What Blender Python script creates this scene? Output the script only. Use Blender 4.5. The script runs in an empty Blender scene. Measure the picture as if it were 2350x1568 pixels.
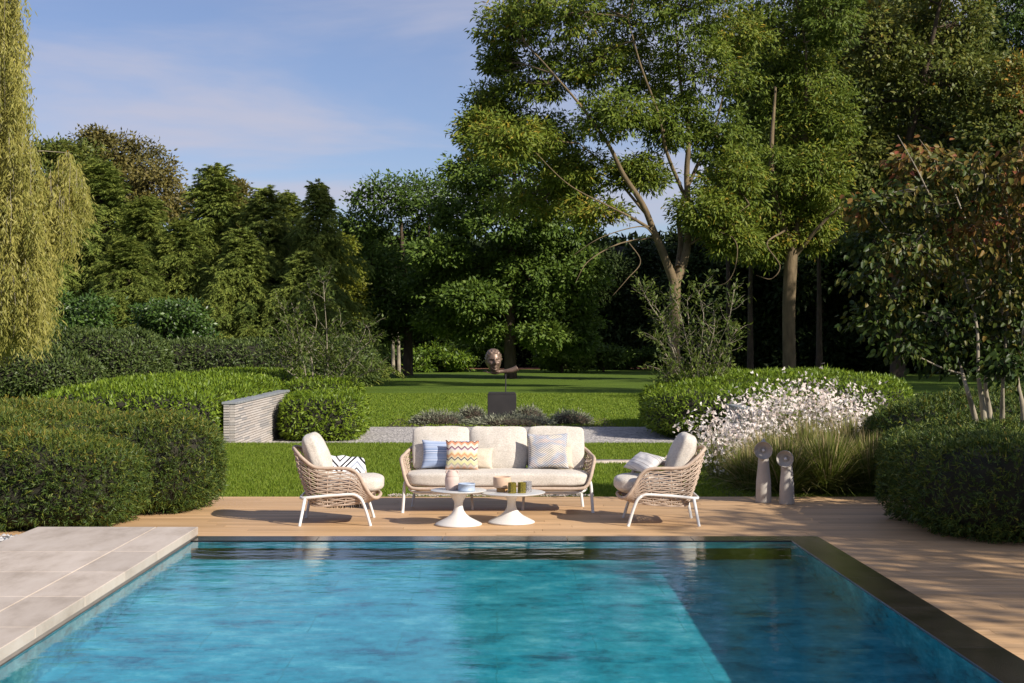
import bpy, bmesh, math
import numpy as np
from mathutils import Vector, Matrix, noise
R = math.radians
S = bpy.context.scene
C = S.collection
rng = np.random.default_rng(7)

# ------------------------------------------------------------------ camera
CAMH = 1.9
F = 3472.0            # focal length in photograph pixels (50 mm on 36 mm)
cam = bpy.data.cameras.new('camera'); cam_o = bpy.data.objects.new('camera', cam); C.objects.link(cam_o)
cam_o.location = (0, 0, CAMH); cam_o.rotation_euler = (R(90), 0, 0)
cam.sensor_width = 36; cam.lens = 50; cam.shift_x = .0148; cam.shift_y = .0016
cam.clip_start = .1; cam.clip_end = 3000
S.camera = cam_o

# ------------------------------------------------------------------ sky and sun
ELEV = R(32)
SUN = Vector((.79 * math.cos(ELEV), -.613 * math.cos(ELEV), math.sin(ELEV)))
w = bpy.data.worlds.new('World'); S.world = w; w.use_nodes = True
nt = w.node_tree; bg = nt.nodes['Background']
sky = nt.nodes.new('ShaderNodeTexSky'); sky.sky_type = 'NISHITA'; sky.sun_disc = False
sky.sun_elevation = ELEV; sky.sun_rotation = math.atan2(SUN.x, SUN.y)
sky.air_density = 1.0; sky.dust_density = .3; sky.ozone_density = 3.0; sky.altitude = 100
geo = nt.nodes.new('ShaderNodeTexCoord')
sep = nt.nodes.new('ShaderNodeSeparateXYZ'); nt.links.new(geo.outputs['Generated'], sep.inputs[0])
zz = nt.nodes.new('ShaderNodeMath'); zz.operation = 'MAXIMUM'; zz.inputs[1].default_value = 0
nt.links.new(sep.outputs[2], zz.inputs[0])
za = nt.nodes.new('ShaderNodeMath'); za.operation = 'ADD'; za.inputs[1].default_value = .12
nt.links.new(zz.outputs[0], za.inputs[0])
dv = nt.nodes.new('ShaderNodeVectorMath'); dv.operation = 'DIVIDE'
cb = nt.nodes.new('ShaderNodeCombineXYZ')
for k in range(3): nt.links.new(za.outputs[0], cb.inputs[k])
nt.links.new(geo.outputs['Generated'], dv.inputs[0]); nt.links.new(cb.outputs[0], dv.inputs[1])
mp = nt.nodes.new('ShaderNodeMapping'); mp.inputs['Scale'].default_value = (.55, .8, 0); mp.inputs['Rotation'].default_value = (0, 0, R(25)); mp.inputs['Location'].default_value = (.9, .35, 0)
nt.links.new(dv.outputs[0], mp.inputs[0])
cn = nt.nodes.new('ShaderNodeTexNoise'); cn.inputs['Scale'].default_value = 1.1; cn.inputs['Detail'].default_value = 7; cn.inputs['Roughness'].default_value = .52; cn.inputs['Distortion'].default_value = .5
nt.links.new(mp.outputs[0], cn.inputs['Vector'])
cr = nt.nodes.new('ShaderNodeMapRange'); cr.inputs['From Min'].default_value = .42; cr.inputs['From Max'].default_value = .66; cr.inputs['To Min'].default_value = .1; cr.inputs['To Max'].default_value = .85
cr.interpolation_type = 'SMOOTHSTEP'
nt.links.new(cn.outputs[0], cr.inputs['Value'])
cm = nt.nodes.new('ShaderNodeMix'); cm.data_type = 'RGBA'
tint = nt.nodes.new('ShaderNodeMix'); tint.data_type = 'RGBA'; tint.blend_type = 'MULTIPLY'; tint.inputs[0].default_value = 1
nt.links.new(sky.outputs[0], tint.inputs[6]); tint.inputs[7].default_value = (.93, .9, 1.05, 1)
nt.links.new(tint.outputs[2], cm.inputs[6]); cm.inputs[7].default_value = (5.4, 5.3, 6.3, 1)
nt.links.new(cr.outputs[0], cm.inputs[0]); nt.links.new(cm.outputs[2], bg.inputs[0])
bg.inputs[1].default_value = .083
sun = bpy.data.lights.new('sun', 'SUN'); sun.energy = 5.0; sun.angle = R(.5); sun.color = (1, .915, .81)
sun.cycles.is_caustics_light = True
sun_o = bpy.data.objects.new('sun', sun); C.objects.link(sun_o); sun_o.location = (20, -15, 25)
sun_o.rotation_euler = SUN.to_track_quat('Z', 'Y').to_euler()
S.view_settings.view_transform = 'Standard'; S.view_settings.look = 'None'; S.view_settings.gamma = 1
S.view_settings.use_curve_mapping = False; S.view_settings.exposure = .35
S.cycles.use_denoising = True; S.cycles.caustics_refractive = True; S.cycles.caustics_reflective = False
S.cycles.max_bounces = 10; S.cycles.transparent_max_bounces = 8; S.cycles.sample_clamp_indirect = 6

# ------------------------------------------------------------------ helpers
def D(x, y, Y):
    """a point at depth Y from a measurement taken on a 2350 px wide print of the photograph"""
    return np.array([(x / .94 - 1213) * Y / F, Y, CAMH - (y / .94 - 838) * Y / F])
def PX(p, Y): return p / .94 * Y / F

def mat(name, build):
    m = bpy.data.materials.new(name); m.use_nodes = True
    build(m.node_tree, m.node_tree.nodes['Principled BSDF']); return m
def N(nt, t, **kw):
    n = nt.nodes.new('ShaderNode' + t)
    for k, v in kw.items(): setattr(n, k, v)
    return n
def ramp(nt, src, stops, interp='LINEAR'):
    r = N(nt, 'ValToRGB'); e = r.color_ramp; e.interpolation = interp
    while len(e.elements) < len(stops): e.elements.new(.5)
    for el, (p, c) in zip(e.elements, stops): el.position = p; el.color = (*c, 1)
    nt.links.new(src, r.inputs[0]); return r.outputs[0]
def tex(nt, kind='Noise', scale=5, coord='Object', stretch=(1, 1, 1), detail=5, rough=.55):
    tc = N(nt, 'TexCoord'); m = N(nt, 'Mapping'); m.inputs['Scale'].default_value = stretch
    nt.links.new(tc.outputs[coord], m.inputs[0])
    n = N(nt, 'Tex' + kind); n.inputs['Scale'].default_value = scale
    if kind == 'Noise': n.inputs['Detail'].default_value = detail; n.inputs['Roughness'].default_value = rough
    nt.links.new(m.outputs[0], n.inputs['Vector']); return n
def bump(nt, b, src, strength=.3, dist=.01):
    n = N(nt, 'Bump'); n.inputs['Strength'].default_value = strength; n.inputs['Distance'].default_value = dist
    nt.links.new(src, n.inputs['Height']); nt.links.new(n.outputs[0], b.inputs['Normal'])
def surf(name, c1, c2, scale=6, rough=.6, bs=.2, bd=.005, stretch=(1, 1, 1), spec=.5, metal=0, bscale=None, detail=5):
    def f(nt, b):
        n = tex(nt, 'Noise', scale, stretch=stretch, detail=detail)
        nt.links.new(ramp(nt, n.outputs[0], [(.3, c1), (.7, c2)]), b.inputs['Base Color'])
        b.inputs['Roughness'].default_value = rough; b.inputs['Specular IOR Level'].default_value = spec; b.inputs['Metallic'].default_value = metal
        n2 = tex(nt, 'Noise', bscale or scale * 4, stretch=stretch)
        if bs: bump(nt, b, n2.outputs[0], bs, bd)
    return mat(name, f)
def leafmat(name, stops, rough=.45, trans=.28, spec=.35, gain=1.45):
    stops = [(p, tuple(min(.9, c * gain) for c in col)) for p, col in stops]
    def f(nt, b):
        a = N(nt, 'Attribute', attribute_name='var')
        c = ramp(nt, a.outputs['Fac'], stops)
        nt.links.new(c, b.inputs['Base Color']); b.inputs['Roughness'].default_value = rough; b.inputs['Specular IOR Level'].default_value = spec
        if trans:
            t = N(nt, 'BsdfTranslucent'); mx = N(nt, 'MixShader'); mx.inputs[0].default_value = trans
            hs = N(nt, 'HueSaturation'); hs.inputs['Hue'].default_value = .485; hs.inputs['Value'].default_value = 1.15; nt.links.new(c, hs.inputs['Color'])
            nt.links.new(hs.outputs[0], t.inputs['Color'])
            nt.links.new(b.outputs[0], mx.inputs[1]); nt.links.new(t.outputs[0], mx.inputs[2])
            nt.links.new(mx.outputs[0], nt.nodes['Material Output'].inputs[0])
    return mat(name, f)

class MB:
    """collects polygons and links them as one mesh"""
    def __init__(s): s.v = []; s.f = []; s.a = []; s.n = 0
    def add(s, V, Fa, var=None):
        V = np.asarray(V, float).reshape(-1, 3); Fa = np.asarray(Fa, int)
        s.v.append(V); s.f.append(Fa + s.n); s.n += len(V)
        s.a.append(np.full(len(Fa), .5) if var is None else np.asarray(var, float)); return s
    def box(s, a, b):
        x0, y0, z0 = a; x1, y1, z1 = b
        V = [(x, y, z) for z in (z0, z1) for y in (y0, y1) for x in (x0, x1)]
        return s.add(V, [(0, 2, 3, 1), (4, 5, 7, 6), (0, 1, 5, 4), (2, 6, 7, 3), (0, 4, 6, 2), (1, 3, 7, 5)])
    def tube(s, P, r, n=8, caps=True, var=None):
        P = np.asarray(P, float); m = len(P); r = np.broadcast_to(np.asarray(r, float), (m,))
        T = np.gradient(P, axis=0); T /= np.linalg.norm(T, axis=1)[:, None] + 1e-9
        u = np.array([0, 0, 1.]) if abs(T[0][2]) < .9 else np.array([1., 0, 0])
        Us = []
        for t in T:
            u = u - t * (u @ t); u /= np.linalg.norm(u) + 1e-9; Us.append(u)
        U = np.array(Us); W = np.cross(T, U); a = np.arange(n) / n * 2 * math.pi
        V = P[:, None] + r[:, None, None] * (np.cos(a)[None, :, None] * U[:, None] + np.sin(a)[None, :, None] * W[:, None])
        i = np.arange(m - 1)[:, None] * n; j = np.arange(n)[None]; k = (j + 1) % n
        Fq = np.stack([i + j, i + k, i + n + k, i + n + j], -1).reshape(-1, 4)
        V = V.reshape(-1, 3); s.add(V, Fq, None if var is None else np.full(len(Fq), var))
        if caps:
            base = s.n - len(V)
            for o, q in ((0, P[0]), ((m - 1) * n, P[-1])):
                s.v.append(q[None]); ci = s.n; s.n += 1
                jj = np.arange(n); f = np.stack([base + o + jj, base + o + (jj + 1) % n, np.full(n, ci)], -1)
                s.f.append(f); s.a.append(np.full(n, .5 if var is None else var))
        return s
    def lathe(s, prof, n=32, c=(0, 0, 0)):
        prof = np.asarray(prof, float); a = np.arange(n) / n * 2 * math.pi
        V = np.stack([prof[:, 0, None] * np.cos(a) + c[0], prof[:, 0, None] * np.sin(a) + c[1], np.repeat(prof[:, 1, None], n, 1) + c[2]], -1)
        m = len(prof); i = np.arange(m - 1)[:, None] * n; j = np.arange(n)[None]; k = (j + 1) % n
        return s.add(V, np.stack([i + j, i + k, i + n + k, i + n + j], -1).reshape(-1, 4))
    def build(s, name, m, parent=None, smooth=False, attr=False):
        V = np.concatenate(s.v); me = bpy.data.meshes.new(name)
        cnt = np.concatenate([np.full(len(f), f.shape[1]) for f in s.f]); idx = np.concatenate([f.ravel() for f in s.f])
        me.vertices.add(len(V)); me.vertices.foreach_set('co', V.ravel().astype(np.float32))
        me.loops.add(len(idx)); me.loops.foreach_set('vertex_index', idx.astype(np.int32))
        me.polygons.add(len(cnt)); st = np.concatenate([[0], np.cumsum(cnt)[:-1]])
        me.polygons.foreach_set('loop_start', st.astype(np.int32))
        if smooth: me.polygons.foreach_set('use_smooth', np.ones(len(cnt), bool))
        if attr:
            at = me.attributes.new('var', 'FLOAT', 'FACE'); at.data.foreach_set('value', np.clip(np.concatenate(s.a), 0, 1).astype(np.float32))
        me.update(calc_edges=True); me.materials.append(m)
        o = bpy.data.objects.new(name, me); C.objects.link(o)
        if parent: o.parent = parent
        return o
def tag(o, label, cat, group=None):
    o['label'] = label; o['category'] = cat
    if group: o['group'] = group
    return o
def thing(name, label, cat, loc=(0, 0, 0), rz=0, group=None):
    o = bpy.data.objects.new(name, None); C.objects.link(o); o.location = loc; o.rotation_euler = (0, 0, rz); o.empty_display_size = .2
    return tag(o, label, cat, group)
def struct(o, kind='structure'): o['kind'] = kind; return o
def copy_tree(o, parent=None):
    c = o.copy(); C.objects.link(c); c.parent = parent
    for ch in o.children: copy_tree(ch, c)
    return c
def spline(P, n, closed=False):
    P = np.asarray(P, float); m = len(P)
    if closed: Q = np.vstack([P[-1], P, P[0], P[1]]); seg = m
    else: Q = np.vstack([2 * P[0] - P[1], P, 2 * P[-1] - P[-2]]); seg = m - 1
    t = np.linspace(0, seg, n, endpoint=not closed); i = np.minimum(t.astype(int), seg - 1); f = (t - i)[:, None]
    a, b, c, d = Q[i], Q[i + 1], Q[i + 2], Q[i + 3]
    return .5 * ((2 * b) + (c - a) * f + (2 * a - 5 * b + 4 * c - d) * f ** 2 + (3 * b - a - 3 * c + d) * f ** 3)
def unit(v): return v / (np.linalg.norm(v, axis=-1, keepdims=True) + 1e-9)
def rdir(n): return unit(rng.normal(size=(n, 3)))

# leaves as folded diamonds (4 corners) or as pointed ovals (6 corners)
def leaves(mb, P, A, Nn, L, Wd, var, fold=.15, oval=False):
    n = len(P); A = unit(A); Sd = unit(np.cross(A, Nn)); U = np.cross(Sd, A)
    L = np.broadcast_to(L, (n,))[:, None]; Wd = np.broadcast_to(Wd, (n,))[:, None]
    if oval:
        q = [P, P + A * L * .3 + Sd * Wd * .48 + U * Wd * fold, P + A * L * .7 + Sd * Wd * .38 + U * Wd * fold * .6 - U * L * .06, P + A * L - U * L * .16,
             P + A * L * .7 - Sd * Wd * .38 + U * Wd * fold * .6 - U * L * .06, P + A * L * .3 - Sd * Wd * .48 + U * Wd * fold]
        V = np.stack(q, 1).reshape(-1, 3); b = np.arange(n)[:, None] * 6
        mb.add(V, np.concatenate([b + [0, 1, 2, 3], b + [0, 3, 4, 5]]), np.concatenate([var, var]))
    else:
        V = np.stack([P, P + A * L * .45 + Sd * Wd * .5 + U * Wd * fold, P + A * L, P + A * L * .45 - Sd * Wd * .5 + U * Wd * fold], 1).reshape(-1, 3)
        mb.add(V, np.arange(n)[:, None] * 4 + [0, 1, 2, 3], var)
def needles(mb, P, A, L, Wd, var):
    n = len(P); A = unit(A); Sd = unit(np.cross(A, rdir(n))); L = np.broadcast_to(L, (n,))[:, None]; Wd = np.broadcast_to(Wd, (n,))[:, None]
    V = np.stack([P - Sd * Wd * .5, P + Sd * Wd * .5, P + A * L], 1).reshape(-1, 3)
    mb.add(V, np.arange(n)[:, None] * 3 + [0, 1, 2], var)

# ------------------------------------------------------------------ materials
def m_wood(nt, b):
    oi = N(nt, 'ObjectInfo'); tc = N(nt, 'TexCoord'); geo = N(nt, 'NewGeometry')
    m = N(nt, 'Mapping'); m.inputs['Scale'].default_value = (.7, 14, 14); nt.links.new(geo.outputs['Position'], m.inputs[0])
    ad = N(nt, 'VectorMath', operation='ADD'); cb = N(nt, 'CombineXYZ'); mu = N(nt, 'Math', operation='MULTIPLY'); mu.inputs[1].default_value = 37
    nt.links.new(oi.outputs['Random'], mu.inputs[0]); nt.links.new(mu.outputs[0], cb.inputs[0]); nt.links.new(mu.outputs[0], cb.inputs[1])
    nt.links.new(m.outputs[0], ad.inputs[0]); nt.links.new(cb.outputs[0], ad.inputs[1])
    n = N(nt, 'TexNoise'); n.inputs['Scale'].default_value = 1.6; n.inputs['Detail'].default_value = 6; nt.links.new(ad.outputs[0], n.inputs['Vector'])
    c = ramp(nt, n.outputs[0], [(.25, (.44, .27, .13)), (.5, (.58, .37, .19)), (.75, (.68, .46, .265))])
    v = N(nt, 'HueSaturation'); mr = N(nt, 'MapRange'); mr.inputs['To Min'].default_value = .8; mr.inputs['To Max'].default_value = 1.12
    nt.links.new(oi.outputs['Random'], mr.inputs['Value']); nt.links.new(mr.outputs[0], v.inputs['Value']); nt.links.new(c, v.inputs['Color'])
    nt.links.new(v.outputs[0], b.inputs['Base Color']); b.inputs['Roughness'].default_value = .55; b.inputs['Specular IOR Level'].default_value = .35
    bump(nt, b, n.outputs[0], .25, .002)
M_WOOD = mat('deck_wood', m_wood)
def m_stone(nt, b):
    oi = N(nt, 'ObjectInfo'); g = N(nt, 'NewGeometry'); mp_ = N(nt, 'Mapping'); mp_.inputs['Scale'].default_value = (1.6, .55, 1); nt.links.new(g.outputs['Position'], mp_.inputs[0])
    n = N(nt, 'TexNoise'); n.inputs['Scale'].default_value = 2.4; n.inputs['Detail'].default_value = 10; n.inputs['Roughness'].default_value = .68; nt.links.new(mp_.outputs[0], n.inputs['Vector'])
    c = ramp(nt, n.outputs[0], [(.3, (.38, .315, .25)), (.5, (.53, .455, .38)), (.72, (.61, .535, .46))])
    hv = N(nt, 'HueSaturation'); mr = N(nt, 'MapRange'); mr.inputs['To Min'].default_value = .9; mr.inputs['To Max'].default_value = 1.08; nt.links.new(oi.outputs['Random'], mr.inputs['Value']); nt.links.new(mr.outputs[0], hv.inputs['Value']); nt.links.new(c, hv.inputs['Color'])
    nt.links.new(hv.outputs[0], b.inputs['Base Color']); b.inputs['Roughness'].default_value = .62; b.inputs['Specular IOR Level'].default_value = .3
    n2 = tex(nt, 'Noise', 35); bump(nt, b, n2.outputs[0], .15, .002)
M_STONE = mat('pale_stone', m_stone)
M_STONE_EDGE = surf('pale_stone_base', (.16, .14, .12), (.24, .21, .18), 3, .7, .1, .002)
def m_dark(nt, b):
    n = tex(nt, 'Noise', 3, detail=8); nt.links.new(ramp(nt, n.outputs[0], [(.3, (.01, .009, .008)), (.75, (.026, .022, .02))]), b.inputs['Base Color'])
    b.inputs['Roughness'].default_value = .16; b.inputs['Specular IOR Level'].default_value = .4
    n2 = tex(nt, 'Noise', 40); bump(nt, b, n2.outputs[0], .05, .002)
M_DARKSTONE = mat('dark_coping_stone', m_dark)
def m_pool(nt, b):
    n = tex(nt, 'Noise', 2.6, detail=12, rough=.76, stretch=(1, 1.3, 1)); c = ramp(nt, n.outputs[0], [(.36, (.006, .17, .25)), (.46, (.03, .42, .54)), (.54, (.05, .53, .66)), (.64, (.2, .74, .82))])
    br = N(nt, 'TexBrick'); tc = N(nt, 'TexCoord'); nt.links.new(tc.outputs['Object'], br.inputs['Vector']); br.inputs['Scale'].default_value = 1
    br.inputs['Brick Width'].default_value = 1.2; br.inputs['Row Height'].default_value = .6; br.inputs['Mortar Size'].default_value = .004; br.inputs['Mortar Smooth'].default_value = .3
    mx = N(nt, 'Mix', data_type='RGBA'); nt.links.new(br.outputs['Fac'], mx.inputs[0]); nt.links.new(c, mx.inputs[6]); mx.inputs[7].default_value = (.03, .36, .42, 1)
    nt.links.new(mx.outputs[2], b.inputs['Base Color']); b.inputs['Roughness'].default_value = .7; b.inputs['Specular IOR Level'].default_value = .1
M_POOL = mat('pool_tile', m_pool)
M_SLOT = surf('pool_slot_black', (.004, .006, .006), (.008, .012, .012), 4, .8, 0)
def m_water(nt, b):
    nt.nodes.remove(b); g = N(nt, 'BsdfGlass'); g.inputs['IOR'].default_value = 1.33; g.inputs['Roughness'].default_value = 0; g.inputs['Color'].default_value = (.9, .985, 1, 1)
    nt.links.new(g.outputs[0], nt.nodes['Material Output'].inputs[0])
    n1 = tex(nt, 'Noise', 3.2, stretch=(.7, 1.3, 1), detail=2); n2 = tex(nt, 'Noise', 17, stretch=(.7, 1.2, 1), detail=4)
    mu = N(nt, 'Math', operation='MULTIPLY'); mu.inputs[1].default_value = .2; nt.links.new(n2.outputs[0], mu.inputs[0])
    ad = N(nt, 'Math', operation='ADD'); nt.links.new(n1.outputs[0], ad.inputs[0]); nt.links.new(mu.outputs[0], ad.inputs[1])
    bp = N(nt, 'Bump'); bp.inputs['Strength'].default_value = .15; bp.inputs['Distance'].default_value = .03
    nt.links.new(ad.outputs[0], bp.inputs['Height']); nt.links.new(bp.outputs[0], g.inputs['Normal'])
M_WATER = mat('pool_water', m_water)
def m_lawn(nt, b):
    n = tex(nt, 'Noise', .35, detail=8, rough=.65); n2 = tex(nt, 'Noise', 14, detail=4, stretch=(1, .35, 1))
    c1 = ramp(nt, n.outputs[0], [(.3, (.085, .14, .02)), (.7, (.13, .195, .03))]); c2 = ramp(nt, n2.outputs[0], [(.3, (.55, .55, .5)), (.7, (1.15, 1.15, 1.0))])
    mx = N(nt, 'Mix', data_type='RGBA', blend_type='MULTIPLY'); mx.inputs[0].default_value = .8; nt.links.new(c1, mx.inputs[6]); nt.links.new(c2, mx.inputs[7])
    nt.links.new(mx.outputs[2], b.inputs['Base Color']); b.inputs['Roughness'].default_value = .9; b.inputs['Specular IOR Level'].default_value = .1
    bump(nt, b, n2.outputs[0], .9, .05)
M_LAWN = mat('lawn_turf', m_lawn)
def m_gravel(nt, b):
    v = tex(nt, 'Voronoi', 17); c = ramp(nt, v.outputs['Color'], [(.1, (.2, .19, .185)), (.5, (.42, .39, .36)), (.9, (.62, .58, .54))])
    nt.links.new(c, b.inputs['Base Color']); b.inputs['Roughness'].default_value = .9; bump(nt, b, v.outputs['Distance'], 1, .03)
M_GRAVEL = mat('grey_gravel', m_gravel)
M_SOIL = surf('soil', (.03, .02, .013), (.07, .045, .03), 9, .95, .6, .03)
M_MULCH = surf('bark_mulch', (.16, .065, .03), (.3, .13, .07), 5, .95, .6, .05)
M_BRICK = [surf('brick_grey_%d' % i, a, b_, 9, .8, .3, .004) for i, (a, b_) in enumerate([((.42, .375, .33), (.5, .455, .41)), ((.33, .31, .29), (.41, .385, .36)), ((.46, .42, .375), (.54, .495, .45)), ((.27, .26, .25), (.35, .335, .32))])]
M_MORTAR = surf('mortar', (.22, .2, .18), (.3, .275, .25), 12, .95, .3, .004)
M_BLUESTONE = surf('blue_stone_cap', (.2, .215, .225), (.32, .335, .34), 5, .55, .1, .003)
M_FRAME = surf('white_powder_coat', (.68, .68, .66), (.72, .72, .7), 4, .38, .03, .001)
M_ROPE = surf('beige_rope', (.42, .325, .25), (.54, .43, .34), 30, .85, .4, .002, spec=.2, bscale=400)
M_TABLE = surf('white_table_paint', (.66, .65, .62), (.71, .7, .68), 3, .42, .03, .001)
M_TOP = surf('pale_grey_table_top', (.5, .51, .5), (.57, .575, .565), 6, .3, .03, .001)
def m_linen(nt, b, c1=(.45, .41, .35), c2=(.68, .63, .56)):
    n = tex(nt, 'Noise', 60, detail=3, stretch=(1, 1, 2.2)); n2 = tex(nt, 'Noise', 7, detail=3)
    ad = N(nt, 'Math', operation='MULTIPLY_ADD'); ad.inputs[1].default_value = .35; nt.links.new(n2.outputs[0], ad.inputs[0]); nt.links.new(n.outputs[0], ad.inputs[2])
    nt.links.new(ramp(nt, ad.outputs[0], [(.45, c1), (.85, c2)]), b.inputs['Base Color'])
    b.inputs['Roughness'].default_value = .92; b.inputs['Specular IOR Level'].default_value = .15; b.inputs['Sheen Weight'].default_value = .15
    n3 = tex(nt, 'Noise', 160, detail=2); bump(nt, b, n3.outputs[0], .4, .003)
M_LINEN = mat('oatmeal_linen', m_linen)
M_LINEN2 = mat('cream_bouclé', lambda nt, b: m_linen(nt, b, (.5, .43, .33), (.68, .6, .48)))
M_BARK_ASH = surf('ash_bark', (.09, .066, .034), (.22, .16, .085), 3, .9, .7, .04, stretch=(1, 1, .35))
M_BARK = surf('brown_bark', (.05, .035, .022), (.12, .085, .055), 5, .95, .8, .04, stretch=(1, 1, .3))
M_BARK_PALE = surf('pale_bark', (.22, .19, .13), (.38, .33, .24), 6, .85, .5, .01, stretch=(1, 1, .4))
M_CONCRETE = surf('lamp_concrete', (.4, .37, .33), (.48, .45, .405), 7, .75, .15, .002)
M_BRONZE = surf('bronze', (.13, .085, .06), (.26, .18, .13), 7, .4, .25, .01, metal=.35)
M_PLINTH = surf('dark_plinth_stone', (.018, .016, .016), (.03, .026, .025), 3, .6, .1, .003)
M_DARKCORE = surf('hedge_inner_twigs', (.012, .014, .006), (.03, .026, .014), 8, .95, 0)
G = lambda a, b, c: [(0, a), (.5, b), (1, c)]
L_LAUREL = leafmat('laurel_leaf', G((.045, .085, .008), (.105, .16, .012), (.19, .25, .022)), .45, .25, .3, 1.4)
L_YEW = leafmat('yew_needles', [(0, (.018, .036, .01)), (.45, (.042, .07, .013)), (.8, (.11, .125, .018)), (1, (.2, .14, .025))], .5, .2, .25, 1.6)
L_RHODO = leafmat('dark_hedge_leaf', G((.025, .042, .011), (.05, .075, .017), (.09, .115, .028)), .5, .12, .3)
L_CHERRY = leafmat('glossy_shrub_leaf', G((.02, .042, .008), (.036, .07, .011), (.065, .11, .018)), .42, .1, .4)
L_SHADEWOOD = leafmat('shade_toned_wood_leaf', G((.012, .022, .006), (.024, .04, .009), (.045, .065, .014)), .6, .15, .15, 1.2)  # shade of the background wood is put into this darker leaf colour
L_ASH = leafmat('ash_leaf', [(0, (.04, .065, .01)), (.5, (.08, .112, .013)), (.85, (.135, .155, .02)), (1, (.22, .16, .02))], .55, .3, .22, 1.7)
L_OAK = leafmat('oak_leaf', G((.03, .055, .01), (.058, .095, .013), (.1, .14, .02)), .55, .25, .25, 1.7)
L_OLIVE = leafmat('olive_tree_leaf', [(0, (.04, .06, .012)), (.6, (.085, .1, .018)), (.93, (.14, .13, .022)), (1, (.25, .13, .02))], .5, .3, .3, 1.8)
L_BROWN = leafmat('turning_leaf', G((.05, .05, .012), (.095, .085, .02), (.15, .12, .028)), .55, .25, .3, 1.4)
L_YELLOW = leafmat('yellowing_leaf', G((.08, .11, .012), (.13, .15, .016), (.2, .19, .02)), .5, .35, .3, 1.4)
L_CONIFER = leafmat('conifer_spray', G((.034, .052, .012), (.072, .092, .018), (.125, .138, .028)), .65, .2, .12, 2.4)
L_WILLOW = leafmat('willow_leaf', G((.12, .13, .025), (.21, .2, .045), (.3, .27, .07)), .5, .35, .3)
L_PARROTIA = leafmat('broad_autumn_leaf', [(0, (.02, .042, .008)), (.35, (.05, .078, .012)), (.6, (.13, .115, .02)), (.8, (.22, .125, .03)), (1, (.27, .085, .05))], .45, .3, .25, 1.15)
L_SHRUB = leafmat('small_shrub_leaf', G((.04, .065, .012), (.07, .1, .017), (.115, .14, .028)), .5, .3, .25)
L_GRASS = leafmat('lawn_blade', G((.07, .115, .01), (.12, .175, .016), (.18, .22, .03)), .55, .35, .2)
L_FOUNTAIN = leafmat('ornamental_grass_blade', [(0, (.05, .08, .012)), (.5, (.12, .15, .025)), (.8, (.25, .22, .09)), (1, (.38, .3, .16))], .5, .35, .3)
L_GAURA = leafmat('pale_petal', G((.68, .54, .48), (.82, .74, .68), (.9, .86, .82)), .6, .3, .2, 1.0)
L_LAVENDER = leafmat('lavender_leaf', G((.09, .1, .07), (.17, .18, .12), (.26, .26, .19)), .8, .15, .15)

# ------------------------------------------------------------------ ground, lawn, gravel
LOW = -.3
X0, X1, Y0, Y1 = -2.516, 2.4225, 3.0, 11.705          # pool basin
DECK0, DECK1 = 14.1, 17.6
def sheet(name, rects, z, m, cut=1):
    mb = MB()
    for a, b, c, d in rects: mb.add([(a, c, z), (b, c, z), (b, d, z), (a, d, z)], [(0, 1, 2, 3)])
    return struct(mb.build(name, m))
sheet('ground', [(-700, 700, 26.9, 1400), (-700, -3.5, -200, 26.9), (3.5, 700, -200, 26.9), (-3.5, 3.5, -200, 2.5), (-3.5, 3.5, 15.6, 26.9)], LOW - .1, M_SOIL)
sheet('back_lawn', [(-120, 120, 37.3, 119), (-120, -9.3, 26.95, 37.3), (10.5, 120, 26.95, 37.3)], LOW, M_LAWN)
sheet('gravel_path', [(-9.3, 10.5, 26.95, 37.3)], LOW + .004, M_GRAVEL)
sheet('mulch_bed', [(-120, 120, 119, 260)], LOW + .02, M_MULCH)
fl = MB(); fl.box((-9, DECK1, LOW - .2), (9, 27.3, -.03)); struct(fl.build('front_lawn', M_LAWN))

def blades(name, x0, x1, y0, y1, n, h, wd, z, m=L_GRASS, skip=None):
    P = np.stack([rng.uniform(x0, x1, n), rng.uniform(y0, y1, n), np.full(n, z)], 1)
    if skip is not None: P = P[~skip(P)]; n = len(P)
    A = unit(np.stack([rng.normal(0, .45, n), rng.normal(0, .45, n), np.ones(n)], 1))
    vn = np.array([noise.noise((p[0] * .8, p[1] * .8, 0)) for p in P[::16]]).repeat(16)[:n]
    mb = MB(); needles(mb, P, A, h * rng.uniform(.6, 1.25, n), wd, np.clip(.5 + vn * .5 + rng.normal(0, .22, n), 0, 1))
    o = mb.build(name, m, attr=True); tag(o, 'short mown green grass', 'grass'); return struct(o, 'stuff')
pathskip = lambda P: (P[:, 1] > 22.73) & (P[:, 1] < 23.27) & (P[:, 0] > -1.42) & (P[:, 0] < 4.5)
o = blades('grass', -5.4, 5.5, DECK1 + .02, 27.3, 195000, .05, .0145, -.03, skip=pathskip); o['label'] = 'mown front lawn grass between wooden deck and gravel'
o = blades('grass', -9, 12, 37.35, 62, 90000, .055, .038, LOW); o['label'] = 'mown back lawn grass beyond the gravel path'
st_ = MB(); st_.box((-1.4, 22.75, -.1), (4.5, 23.25, .0)); struct(st_.build('paved_path', M_STONE))
P_ = MB()
for k in range(700):
    c = np.array([rng.uniform(-1.35, 1.2), rng.uniform(DECK1 + .015, DECK1 + .14), rng.uniform(0, .02)]); r_ = rng.uniform(.008, .016)
    P_.add(c + r_ * np.array([(1, 0, 0), (-1, 0, 0), (0, 1, 0), (0, -1, 0), (0, 0, .8), (0, 0, -.8)]), [(0, 2, 4), (2, 1, 4), (1, 3, 4), (3, 0, 4)])
struct(tag(P_.build('edge_gravel', M_STONE), 'pale gravel edging behind the sofa at the deck edge', 'gravel'), 'stuff')

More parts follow.
